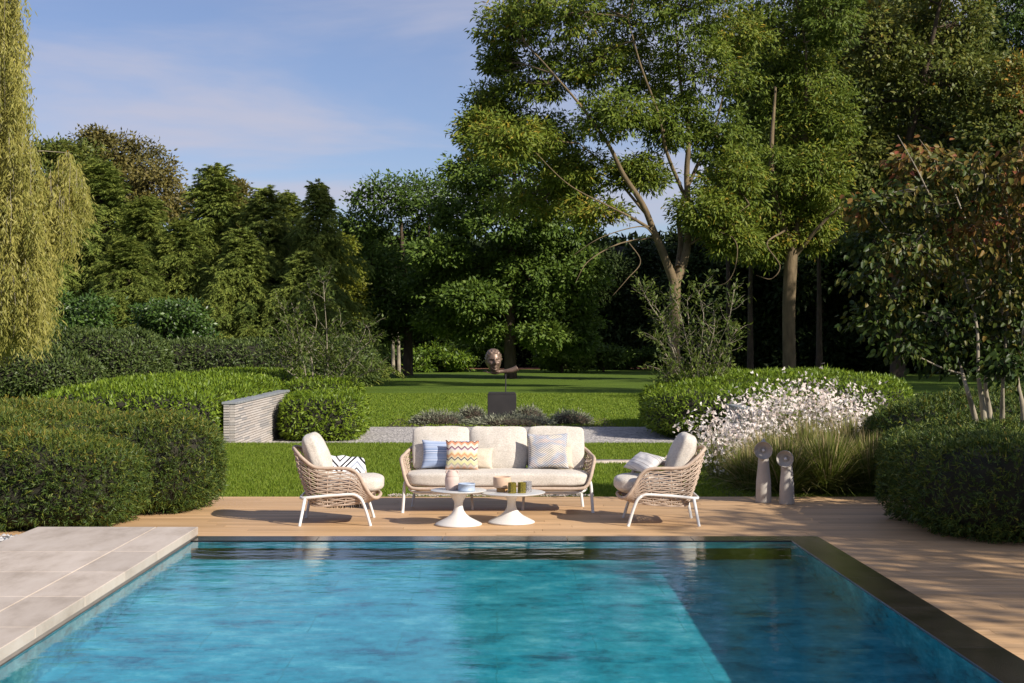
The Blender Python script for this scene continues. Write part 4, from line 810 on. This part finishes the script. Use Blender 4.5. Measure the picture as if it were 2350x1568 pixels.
def pillow(name, w_, h_, th, m, loc, rot, label, seed=0):
    """square scatter pillow standing in its own xz plane, facing -y, origin at its centre"""
    n = 26; g = np.linspace(-1, 1, n); u, v = np.meshgrid(g, g, indexing='ij'); mb = MB()
    x = u * (1 - .09 * (1 - v ** 2) * np.abs(u)); z = v * (1 - .09 * (1 - u ** 2) * np.abs(v))
    t = ((1 - u ** 2) * (1 - v ** 2)).clip(0) ** .42
    wv = np.array([[noise.noise(Vector((a * 2.2 + seed, b * 2.2, seed))) for b in g] for a in g]) * .16
    for s_ in (-1, 1):
        y = s_ * (th / 2 * t * (1 + wv) + .004); V = np.stack([x * w_ / 2, y, z * h_ / 2], -1).reshape(-1, 3)
        i = (np.arange(n - 1)[:, None] * n + np.arange(n - 1)[None]).ravel(); f = np.stack([i, i + n, i + n + 1, i + 1], 1); mb.add(V, f if s_ < 0 else f[:, ::-1])
    o = mb.build(name, m, smooth=True); bm = bmesh.new(); bm.from_mesh(o.data)
    e = [e for e in bm.edges if e.is_boundary]; bmesh.ops.bridge_loops(bm, edges=e); bm.to_mesh(o.data); bm.free(); o.data.polygons.foreach_set('use_smooth', np.ones(len(o.data.polygons), bool))
    o.location = loc; o.rotation_euler = rot; return tag(o, label, 'pillow', 'scatter pillows')
def m_pattern(kind):
    def f(nt, b):
        tc = N(nt, 'TexCoord'); sp = N(nt, 'SeparateXYZ'); nt.links.new(tc.outputs['Generated'], sp.inputs[0])
        def M(op, a, c=None, d=None):
            n = N(nt, 'Math', operation=op)
            for i, v in enumerate((a, c, d)):
                if v is None: continue
                if isinstance(v, (int, float)): n.inputs[i].default_value = v
                else: nt.links.new(v, n.inputs[i])
            return n.outputs[0]
        x, z = sp.outputs[0], sp.outputs[2]
        cream = (.68, .6, .5)
        if kind == 'zigzag':
            tri = M('PINGPONG', M('MULTIPLY', x, 10.4), 1.0); v = M('ADD', M('MULTIPLY', z, .88), M('MULTIPLY', tri, .085))
            st = [(0, (.62, .4, .28)), (.1, (.6, .5, .42)), (.16, (.42, .4, .33)), (.2, (.62, .6, .33)), (.29, (.58, .55, .4)), (.33, (.05, .05, .07)), (.365, (.62, .55, .42)), (.385, (.6, .45, .25)), (.43, (.58, .28, .16)), (.48, (.66, .55, .3)), (.52, cream), (.6, (.62, .6, .57)), (.635, (.4, .2, .28)), (.665, (.05, .035, .05)), (.69, cream), (.755, (.66, .52, .42)), (.79, (.6, .27, .15)), (.84, (.5, .22, .14)), (.87, (.06, .03, .03)), (.895, cream)]
            c = ramp(nt, v, st, 'CONSTANT')
        elif kind == 'blue':
            n1 = N(nt, 'TexNoise', noise_dimensions='1D'); n1.inputs['Scale'].default_value = 26; n1.inputs['Detail'].default_value = 3; nt.links.new(z, n1.inputs['W'])
            c = ramp(nt, n1.outputs[0], [(.3, (.13, .2, .36)), (.42, (.27, .36, .55)), (.5, (.45, .52, .66)), (.56, (.3, .4, .6)), (.66, (.62, .66, .74))])
        elif kind == 'herringbone':
            tri = M('PINGPONG', M('MULTIPLY', x, 3), 1.0); v = M('FRACT', M('MULTIPLY', M('ADD', z, M('MULTIPLY', tri, .26)), 17)); nz = tex(nt, 'Noise', 1.9, coord='Generated', detail=2)
            nz2 = tex(nt, 'Noise', 2.6, coord='Generated', stretch=(1, 1, 1.3), detail=1)
            thr = M('ADD', M('MULTIPLY', nz.outputs[0], 1.5), -.3); line = M('LESS_THAN', v, thr)
            base = ramp(nt, nz2.outputs[0], [(.3, (.62, .57, .44)), (.42, (.68, .6, .5)), (.55, (.4, .46, .55)), (.68, (.62, .5, .44))])
            mx = N(nt, 'Mix', data_type='RGBA'); nt.links.new(line, mx.inputs[0]); nt.links.new(base, mx.inputs[6]); mx.inputs[7].default_value = (.2, .22, .27, 1); c = mx.outputs[2]
            mm = N(nt, 'Mix', data_type='RGBA'); mm.inputs[0].default_value = .9; mm.inputs[6].default_value = (.66, .6, .53, 1); nt.links.new(c, mm.inputs[7]); c = mm.outputs[2]
        elif kind == 'throw':
            tri = M('PINGPONG', M('MULTIPLY', x, 2.5), 1.0); v = M('FRACT', M('MULTIPLY', M('ADD', z, M('MULTIPLY', tri, .36)), 2.0))
            W_ = (.7, .71, .73); c = ramp(nt, v, [(0, (.02, .02, .025)), (.09, W_), (.2, (.02, .02, .025)), (.29, W_), (.5, (.05, .05, .06)), (.57, W_), (.75, (.3, .34, .42)), (.82, W_)], 'CONSTANT')
        else:   # soft grey stripes
            n1 = N(nt, 'TexNoise', noise_dimensions='1D'); n1.inputs['Scale'].default_value = 15; n1.inputs['Detail'].default_value = 2; nt.links.new(M('ADD', z, M('MULTIPLY', x, .12)), n1.inputs['W'])
            c = ramp(nt, n1.outputs[0], [(.36, (.32, .3, .3)), (.42, (.66, .64, .62)), (.6, (.7, .68, .66)), (.66, (.45, .43, .43))])
        nt.links.new(c, b.inputs['Base Color']); b.inputs['Roughness'].default_value = .9; b.inputs['Specular IOR Level'].default_value = .1
        n3 = tex(nt, 'Noise', 180, detail=2); bump(nt, b, n3.outputs[0], .3, .002)
    return mat(kind + '_fabric', f)

# ------------------------------------------------------------------ rope woven seats
def woven(parent, top, bottom, s0, s1, nst, rows, rr=.0062, bulge=.02):
    """top and bottom: closed loops with the same number of points; rope rows zigzag between stakes from s0 to s1"""
    n = len(top); mb = MB(); cen = (top.mean(0) + bottom.mean(0)) / 2
    idx = np.linspace(s0, s1, nst) * n
    def at(lo, s): i = int(math.floor(s)) % n; f = s - math.floor(s); return lo[i] * (1 - f) + lo[(i + 1) % n] * f
    for r in range(rows):
        pts = []
        for k, s in enumerate(idx):
            a, b = at(bottom, s), at(top, s); tt = (r + .5) / rows + (.33 if (k + r) % 2 else -.33) / rows; p = a + (b - a) * np.clip(tt, .01, .99)
            out = (a + b) / 2 - cen; out[2] = 0; out = unit(out); pts.append(p + out * (bulge * math.sin(math.pi * tt) + (.007 if k % 2 else -.004)))
        mb.tube(np.array(pts), rr, 5)
    st = MB()
    for k, s in enumerate(idx):
        a, b = at(bottom, s), at(top, s); out = (a + b) / 2 - cen; out[2] = 0; out = unit(out); st.tube([a + (b - a) * t + out * (bulge * math.sin(math.pi * t) - .004) for t in np.linspace(0, 1, 6)], .006, 5)
    mb.build('rope_weave', M_ROPE, parent, smooth=True)['kind'] = 'stuff'; st.build('stakes', M_ROPE, parent, smooth=True)['kind'] = 'stuff'
def mirror(half, ax):
    """half runs from one symmetry point to the other; mirrored to a closed loop"""
    h = np.array(half, float); m_ = h[1:-1][::-1].copy(); m_[:, ax] *= -1; return np.vstack([h, m_])
def rail(parent, loop, r=.02, n=420):
    p = spline(loop, n, True); p = np.vstack([p, p[:1]]); mb = MB(); mb.tube(p, np.where(np.arange(len(p)) % 2, r, r * .88), 8, caps=False); mb.build('wrapped_rail', M_ROPE, parent, smooth=True)
def make_chair(label, loc, rz):
    t = thing('armchair', label, 'armchair', loc, rz, 'pair of armchairs')
    half = [(.82, 0, .29), (.80, .27, .285), (.745, .335, .31), (.67, .358, .42), (.61, .365, .53), (.53, .368, .59), (.40, .366, .602), (.25, .36, .602), (.14, .35, .62), (.03, .325, .70), (-.04, .265, .765), (-.08, .15, .79), (-.09, 0, .795)]
    hb = [(.76, 0, .262), (.75, .24, .262), (.71, .285, .25), (.64, .30, .235), (.55, .305, .222), (.45, .305, .212), (.35, .30, .205), (.25, .298, .2), (.17, .285, .2), (.12, .25, .205), (.095, .19, .21), (.085, .1, .215), (.082, 0, .22)]
    for h in (half, hb):
        for i, p in enumerate(h): h[i] = (p[0] - .37, p[1], p[2])
    T, B = mirror(half, 1), mirror(hb, 1); n = 240; Ts, Bs = spline(T, n, True), spline(B, n, True)
    rail(t, T); woven(t, Ts, Bs, .055, .945, 25, 19, .0068)
    sb = MB(); sb.tube(np.vstack([Bs, Bs[:1]]), .008, 6, caps=False); sb.build('seat_edge', M_ROPE, t, smooth=True)
    se = MB(); kk = np.arange(0, n // 2, 3)
    for k in kk: se.tube([Bs[k], (Bs[k] + Bs[-k]) / 2 + [0, 0, -.01], Bs[-k]], .006, 4, caps=False)
    se.build('seat_webbing', M_ROPE, t)['kind'] = 'stuff'
    fr = [(.60, .345, .31), (.55, .345, .327), (.42, .342, .322), (.25, .338, .31), (.08, .333, .293), (.02, .30, .287), (.0, .2, .285), (0, 0, .285)]
    fr = [(a - .37, b, c) for a, b, c in fr]; fr = fr + [(a, -b, c) for a, b, c in fr[-2::-1]]
    MB().tube(spline(fr, 70), .0165, 10).build('frame', M_FRAME, t, smooth=True)
    for s_ in (1, -1):
        MB().tube(spline([(.735 - .37, s_ * .35, 0), (.69 - .37, s_ * .35, .15), (.645 - .37, s_ * .348, .265), (.60 - .37, s_ * .345, .31)], 16), .0165, 10).build('leg', M_FRAME, t, smooth=True)
        MB().tube([(-.37, s_ * .345, 0), (.055 - .37, s_ * .335, .285)], [.0145, .0165], 10).build('leg', M_FRAME, t, smooth=True)
    cushion('seat_cushion', (.70, .60, .17), M_LINEN, t, (.51 - .37, 0, .405), (0, R(-3), 0), 4, .02, seed=1)
    cushion('back_cushion', (.15, .56, .50), M_LINEN, t, (.155 - .37, 0, .705), (0, R(-22), 0), 5, .05, seed=2); return t
ch1 = make_chair('left rope woven armchair with a striped throw over its far arm', (-1.69, 15.12, 0), R(2))
ch2 = make_chair('right rope woven armchair holding a grey striped pillow', (1.735, 15.1, 0), R(179))

sofa = thing('sofa', 'three seat outdoor sofa with rope woven sides and oatmeal cushions', 'sofa', (.01, 16.235, 0))
half = [(0, -.37, .275), (.55, -.37, .275), (.9, -.36, .275), (.99, -.335, .30), (1.035, -.30, .38), (1.065, -.25, .48), (1.09, -.18, .575), (1.088, -.08, .605), (1.07, .06, .62), (1.03, .2, .66), (.94, .31, .72), (.8, .36, .745), (.4, .375, .75), (0, .378, .75)]
hb = [(0, -.30, .235), (.5, -.30, .235), (.82, -.29, .235), (.9, -.27, .23), (.93, -.23, .225), (.94, -.17, .22), (.945, -.1, .215), (.945, -.02, .21), (.94, .07, .21), (.92, .16, .21), (.86, .23, .21), (.74, .26, .21), (.4, .27, .21), (0, .27, .21)]
T, B = mirror(half, 0), mirror(hb, 0); n = 360; Ts, Bs = spline(T, n, True), spline(B, n, True)
rail(sofa, T, .021, 900); woven(sofa, Ts, Bs, .125, .875, 45, 19, .0068)
sb = MB(); sb.tube(np.vstack([Bs, Bs[:1]]), .009, 6, caps=False); sb.build('seat_edge', M_ROPE, sofa, smooth=True)
se = MB()
for k in range(2, n // 2, 3): se.tube([Bs[k], (Bs[k] + Bs[-k]) / 2, Bs[-k]], .006, 4, caps=False)
se.build('seat_webbing', M_ROPE, sofa)['kind'] = 'stuff'
fr = [(0, -.315, .225), (.8, -.315, .225), (.93, -.30, .235), (.985, -.22, .25), (1.0, 0, .25), (.98, .2, .25), (.9, .3, .25), (0, .31, .25)]
f2 = spline(mirror(fr, 0), 160, True); MB().tube(np.vstack([f2, f2[:1]]), .0165, 10, caps=False).build('frame', M_FRAME, sofa, smooth=True)
for s_ in (1, -1):
    MB().tube(spline([(s_ * 1.066, -.305, 0), (s_ * 1.055, -.295, .16), (s_ * 1.045, -.28, .31), (s_ * 1.025, -.25, .355), (s_ * 1.0, -.16, .33), (s_ * .995, -.05, .26)], 22), .0175, 10).build('leg', M_FRAME, sofa, smooth=True)
    MB().tube([(s_ * .99, .30, 0), (s_ * .955, .24, .25)], .016, 10).build('leg', M_FRAME, sofa, smooth=True)
    MB().tube([(s_ * .285, -.05, 0), (s_ * .3, -.05, .225)], .0145, 10).build('leg', M_FRAME, sofa, smooth=True)
bar = MB().tube([(-.98, -.05, .228), (.98, -.05, .228)], .014, 8); bar.build('crossbar', M_FRAME, sofa, smooth=True)
cushion('seat_cushion', (2.06, .68, .175), M_LINEN, sofa, (0, -.03, .37), (0, 0, 0), 5.5, .012, .005, 36, 3)
for i, x in enumerate((-.655, .008, .672)): cushion('back_cushion', (.66, .15, .50), M_LINEN, sofa, (x, .235 - .01 * (i == 1), .682), (R(-14 + i), R((-1, .6, 1)[i]), 0), 9, .05, .008, 26, 5 + i)
def sp_(x, y, z): return (.01 + x, 16.235 + y, z)
M_ZIG, M_BLUE, M_HERR, M_THROW, M_SOFT = [m_pattern(k) for k in ('zigzag', 'blue', 'herringbone', 'throw', 'stripes')]
pillow('pillow', .55, .33, .13, M_BLUE, sp_(-.60, .06, .625), (R(-14), R(1), 0), 'blue and white striped oblong pillow at the left of the sofa')
pillow('pillow', .38, .34, .12, M_ZIG, sp_(-.405, -.09, .63), (R(-13), R(1), 0), 'zigzag patterned pillow in orange, yellow and black', 1)
pillow('pillow', .44, .25, .11, M_LINEN2, sp_(-.27, .04, .585), (R(-14), R(1), R(-4)), 'plain cream pillow peeking out beside the zigzag one', 2)
pillow('pillow', .47, .41, .13, M_HERR, sp_(.57, -.02, .67), (R(-15), R(-1), 0), 'pastel herringbone pillow leaning on the right back cushion', 3)
pillow('pillow', .42, .26, .12, M_LINEN2, sp_(.66, .08, .59), (R(-13), R(-1), R(5)), 'plain cream pillow half behind the herringbone one', 4)
pillow('pillow', .42, .27, .12, M_SOFT, (1.56, 15.06, .635), (R(-55), R(5), R(-58)), 'white pillow with fine grey stripes lying in the right armchair', 5)
# throw blanket draped over the far arm of the left chair
mb = MB(); nu, nv = 30, 26; prof = np.array([(15.27, .50), (15.31, .535), (15.37, .60), (15.43, .655), (15.475, .665), (15.52, .64), (15.535, .55), (15.54, .42), (15.54, .3), (15.53, .2)]); pr = spline(np.c_[prof, np.zeros(10)], nv)[:, :2]
V = np.array([[(-1.86 + .42 * i / (nu - 1) + .02 * math.sin(j * .4), pr[j, 0] + .008 * math.sin(i * .8 + j * .3), pr[j, 1] + .006 * math.sin(i * .55) - .03 * (i / nu) ** 3) for j in range(nv)] for i in range(nu)]).reshape(-1, 3)
i = (np.arange(nu - 1)[:, None] * nv + np.arange(nv - 1)[None]).ravel(); mb.add(V, np.stack([i, i + nv, i + nv + 1, i + 1], 1))
th = thing('throw_blanket', 'white throw with dark zigzag lines over the far arm of the left armchair', 'blanket', (-1.65, 15.5, .2)); th_off = Vector(th.location)
o = mb.build('cloth', M_THROW, th, smooth=True); o.location = -th_off; sm = o.modifiers.new('thick', 'SOLIDIFY'); sm.thickness = .012; sm.offset = 1
fg = MB()
for k in range(70):
    x = -1.86 + .42 * k / 69; fg.tube([(x, 15.53, .205), (x + rng.normal(0, .006), 15.53 + rng.normal(0, .01), .15), (x + rng.normal(0, .012), 15.53 + rng.normal(0, .012), .1)], [.0045, .004, .003], 4)
o = fg.build('fringe', surf('dark_fringe', (.02, .018, .016), (.06, .05, .045), 30, .95, 0), th); o.location = -th_off; o['kind'] = 'stuff'; o['label'] = 'dark tasselled fringe below the seat'

# ------------------------------------------------------------------ tables and what stands on them
def tulip(label, x, y, rt, h, rb):
    t = thing('coffee_table', label, 'table', (x, y, 0), group='two round coffee tables')
    MB().lathe([(0, .0), (rb * .97, .0), (rb, .006), (rb, .014), (rb * .96, .022), (rb * .72, .052), (rb * .5, .08), (rb * .33, .115), (rb * .22, .155), (rb * .185, .19), (rb * .18, .22), (rb * .2, .25), (rb * .29, .285), (rb * .42, h - .032), (rb * .5, h - .02), (0, h - .02)], 48).build('pedestal', M_TABLE, t, smooth=True)
    MB().lathe([(0, h - .019), (rt * .94, h - .019), (rt * .985, h - .012), (rt, h - .006), (rt * .998, h - .001), (rt * .99, h), (0, h + .0001)], 64).build('top', M_TOP, t, smooth=False); return t
tulip('smaller, taller round white coffee table with the pink jar', -.40, 14.86, .292, .368, .245)
tulip('larger, lower round white coffee table with the tan pot and glasses', .155, 15.04, .357, .328, .247)
def lathe_thing(name, label, cat, prof, m, loc, n=40, group=None):
    o = MB().lathe(prof, n).build(name, m, smooth=True); o.location = loc; return tag(o, label, cat, group)
M_PINK = surf('pink_clay', (.58, .44, .38), (.64, .5, .44), 8, .7, .08, .001); M_BLUEC = surf('blue_glaze', (.32, .4, .52), (.38, .46, .58), 8, .45, .05, .001); M_TAN = surf('tan_clay', (.55, .38, .26), (.62, .45, .32), 8, .75, .1, .001); M_OCHRE = surf('ochre_clay', (.38, .21, .07), (.45, .26, .1), 8, .75, .1, .001)
zt = .3685
jar = thing('jar', 'matt pink jar with stepped shoulder on the smaller table', 'jar', (-.468, 14.86, zt))
MB().lathe([(0, 0), (.062, 0), (.068, .01), (.074, .05), (.075, .1), (.071, .132), (.066, .137), (.069, .144), (.067, .152), (.058, .172), (.045, .188), (.036, .194), (.036, .205), (.03, .206), (.03, .15), (0, .14)], 40).build('body', M_PINK, jar, smooth=True)
for s_ in (1, -1): MB().tube(spline([(s_ * .033, 0, .198), (s_ * .052, 0, .2), (s_ * .062, 0, .188), (s_ * .058, 0, .172)], 10), .008, 8).build('handle', M_PINK, jar, smooth=True)
lathe_thing('bowl', 'low pale blue cylindrical bowl on the smaller table', 'bowl', [(0, 0), (.083, 0), (.088, .004), (.09, .012), (.086, .014), (.086, .064), (.09, .066), (.09, .08), (.083, .08), (.08, .02), (0, .015)], M_BLUEC, (-.314, 14.73, zt))
pot = thing('plant_pot', 'tan pot on a narrower ochre foot on the larger table', 'pot', (.056, 15.06, .3285))
MB().lathe([(0, 0), (.058, 0), (.06, .003), (.06, .042), (0, .042)], 40).build('foot', M_OCHRE, pot, smooth=True)
MB().lathe([(0, .042), (.078, .0425), (.088, .05), (.093, .07), (.095, .1), (.094, .152), (.09, .157), (.086, .152), (.084, .07), (0, .06)], 44).build('body', M_TAN, pot, smooth=True)
def m_glass(col):
    def f(nt, b):
        b.inputs['Base Color'].default_value = (*col, 1); b.inputs['Roughness'].default_value = .05; b.inputs['Transmission Weight'].default_value = .75; b.inputs['IOR'].default_value = 1.45; b.inputs['Specular IOR Level'].default_value = .6
        v = tex(nt, 'Voronoi', 60); bump(nt, b, v.outputs['Distance'], .8, .004)
    return mat('pressed_glass', f)
def tumbler(label, loc, col):
    mb = MB(); n = 40; rows = 22; a = np.arange(n) / n * 2 * math.pi; zs = np.linspace(0, .112, rows); P = []
    for k, z in enumerate(zs): P.append(np.stack([(.042 + .0035 * np.sin(a * 10 + k * 1.15) * np.sin(k * 1.15)) * np.cos(a), (.042 + .0035 * np.sin(a * 10 + k * 1.15) * np.sin(k * 1.15)) * np.sin(a), np.full(n, z)], 1))
    P.append(np.stack([.037 * np.cos(a), .037 * np.sin(a), np.full(n, .112)], 1)); P.append(np.stack([.035 * np.cos(a), .035 * np.sin(a), np.full(n, .012)], 1)); P.append(np.zeros((n, 3)) + [0, 0, .012]); P.insert(0, np.zeros((n, 3)))
    m = len(P); i = np.arange(m - 1)[:, None] * n; j = np.arange(n)[None]; k = (j + 1) % n; mb.add(np.concatenate(P), np.stack([i + j, i + k, i + n + k, i + n + j], -1).reshape(-1, 4))
    o = mb.build('drinking_glass', m_glass(col), smooth=True); o.location = loc; return tag(o, label, 'glass', 'pressed glass tumblers')
tumbler('olive green pressed glass tumbler beside the tan pot', (.16, 14.9, .3285), (.5, .42, .06)); tumbler('olive green pressed glass tumbler farther from the tan pot', (.262, 14.92, .3285), (.5, .42, .06)); tumbler('clear pressed glass tumbler behind the green ones', (.325, 15.03, .3285), (.8, .78, .8))

# ------------------------------------------------------------------ concrete lamps
M_BULB = surf('lamp_bulb_glass', (.7, .7, .7), (.8, .8, .8), 5, .08, 0)
def lamp(label, x, y, zc, ztip, rb, rt, rd, yaw):
    t = thing('garden_lamp', label, 'lamp', (x, y, 0), group='two concrete garden lamps')
    MB().lathe([(0, 0), (rb * .98, 0), (rb, .01), (rb * .93, zc * .4), (rt * 1.08, zc * .75), (rt, zc * .97), (rt * .86, zc + rd * .5), (rt * .45, zc + rd * .82), (0, zc + rd * .9)], 40).build('body', M_CONCRETE, t, smooth=True)
    h = MB().lathe([(0, .0), (.014, .0), (.02, -.004), (.05, .012), (rd * .75, .03), (rd * .94, .058), (rd * .97, .075), (rd, .078), (rd * 1.03, .074), (rd * 1.02, .05), (rd * .85, .0), (rd * .55, -.045), (rd * .25, -.075), (0, -.085)], 44).build('reflector', M_CONCRETE, t, smooth=True)
    dirv = Vector((math.sin(yaw), -math.cos(yaw), .02)); h.rotation_euler = dirv.to_track_quat('Z', 'Y').to_euler(); h.location = (math.sin(yaw) * .05, -math.cos(yaw) * .05, zc)
    b = MB(); sup_mesh(b, np.array([0, 0, .03]), np.array([.019, .019, .022]), 2, 1, 7); b = b.build('bulb', M_BULB, h, smooth=True)
    c = MB().lathe([(.028, -.0), (.034, .012), (.03, .02), (.024, .02), (.022, .0)], 24).build('socket', M_CONCRETE, h, smooth=True)
    if ztip > zc + rd + .02: MB().lathe([(rt * .72, zc + rd * .6), (rt * .5, zc + rd * .95), (rt * .15, ztip - .01), (0, ztip)], 28).build('tip', M_CONCRETE, t, smooth=True)
lamp('taller concrete garden lamp with pointed tip, left of the pair', 3.18, 16.96, .627, .768, .093, .06, .104, R(-12))
lamp('shorter concrete garden lamp, right of the pair', 3.425, 16.8, .54, .6, .09, .062, .097, R(-22))

# ------------------------------------------------------------------ bronze head in a hand on a plinth
SX, SY = .145, 40.8
pl = thing('plinth', 'dark square stone plinth among lavender', 'plinth', (SX, SY, LOW))
piece('block', (-.41, -.41, -.02), (.41, .41, .74), M_PLINTH, pl, .008); piece('cap', (-.385, -.385, .742), (.385, .385, .79), M_PLINTH, pl, .006)
stt = thing('sculpture', 'bronze head resting in an open hand above the plinth', 'sculpture', (SX, SY, LOW + .79))
ZP = LOW + .79
MB().tube([(.11, 0, 0), (.11, 0, .6)], .016, 10).build('rod', M_PLINTH, stt, smooth=True)
# head: one deformed sphere, face towards -y
n1, n2 = 96, 72; ph = np.linspace(0, math.pi, n2); a = np.arange(n1) / n1 * 2 * math.pi
dirs = np.stack([np.sin(ph)[:, None] * np.sin(a), -np.sin(ph)[:, None] * np.cos(a), np.cos(ph)[:, None] * np.ones(n1)], -1).reshape(-1, 3)
x, y, z = dirs.T; P = np.sign(dirs) * np.abs(dirs) ** .92 * [.208, .26, .33]
jaw = np.clip(-z, 0, 1); P[:, 0] *= 1 - .3 * jaw ** 1.6; P[:, 1] *= np.where(y < 0, 1 - .06 * jaw, 1 - .35 * jaw)
X, Z = P[:, 0], P[:, 2]; fm_ = np.clip(-y * 1.6, 0, 1)
def gs(cx, cz, sx, sz): return np.exp(-((X - cx) / sx) ** 2 - ((Z - cz) / sz) ** 2) * fm_
dy = .075 * gs(0, -.05, .03, .055) + .05 * gs(0, .0, .022, .06) + .02 * gs(0, -.085, .055, .022)
dy -= .045 * gs(.088, .028, .05, .03) + .045 * gs(-.088, .028, .05, .03); dy += .026 * gs(.088, .018, .03, .016) + .026 * gs(-.088, .018, .03, .016)
dy += .018 * gs(.085, .075, .065, .018) + .018 * gs(-.085, .075, .065, .018)
dy += .03 * gs(0, -.15, .06, .013) + .03 * gs(0, -.178, .05, .014) - .02 * gs(0, -.163, .06, .006) - .015 * gs(0, -.205, .05, .012) + .04 * gs(0, -.25, .055, .035)
dy += .02 * gs(.12, -.06, .05, .06) + .02 * gs(-.12, -.06, .05, .06); P[:, 1] -= dy * 1.6
hair = np.clip((z - (.6 - .75 * np.clip(y + .8, 0, 1.4))) * 6, 0, 1) * np.clip((z + .4) * 6, 0, 1)
ang = np.arctan2(x, -y); P += dirs * (hair * (.034 + .024 * np.sin(ang * 8 + 4 * z) * np.sin(z * 17) * np.sqrt(np.clip(1 - z * z, 0, 1))))[:, None]
mb = MB(); i = np.arange(n2 - 1)[:, None] * n1; j = np.arange(n1)[None]; k = (j + 1) % n1; mb.add(P, np.stack([i + j, i + n1 + j, i + n1 + k, i + k], -1).reshape(-1, 4))
hd = mb.build('head', M_BRONZE, stt, smooth=True); hd.location = (-.235, -.02, .585 + .305); hd.rotation_euler = (0, R(-4), R(8))
# arm and open hand, one remeshed surface
am = MB(); zb = .565
am.tube(spline([(.45, 0, .70), (.36, 0, .655), (.22, 0, .615), (.08, 0, .6), (-.02, -.01, .6), (-.12, -.02, .59)], 20), np.interp(np.linspace(0, 1, 20), [0, .35, .7, 1], [.085, .075, .05, .06]), 14)
am.tube(spline([(-.08, -.02, .585), (-.18, -.02, .572), (-.3, -.02, .575)], 10), [.055, .06, .062, .064, .066, .066, .064, .06, .055, .05], 14)
for k, (yo, e, zu) in enumerate(((-.1, -.46, .635), (-.045, -.52, .615), (.01, -.54, .6), (.065, -.52, .605))):
    am.tube(spline([(-.24, yo * .7 - .02, .575), (-.34, yo - .02, .568), (-.42, yo - .025, .58), (e, yo - .03, zu)], 12), np.linspace(.028, .015, 12), 10)
am.tube(spline([(-.1, -.06, .59), (-.17, -.13, .61), (-.25, -.2, .66), (-.31, -.235, .73)], 12), np.linspace(.036, .018, 12), 10)
o = am.build('arm', M_BRONZE, stt, smooth=True); rm = o.modifiers.new('join', 'REMESH'); rm.mode = 'VOXEL'; rm.voxel_size = .011; rm.use_smooth_shade = True; sm = o.modifiers.new('soft', 'SMOOTH'); sm.iterations = 4
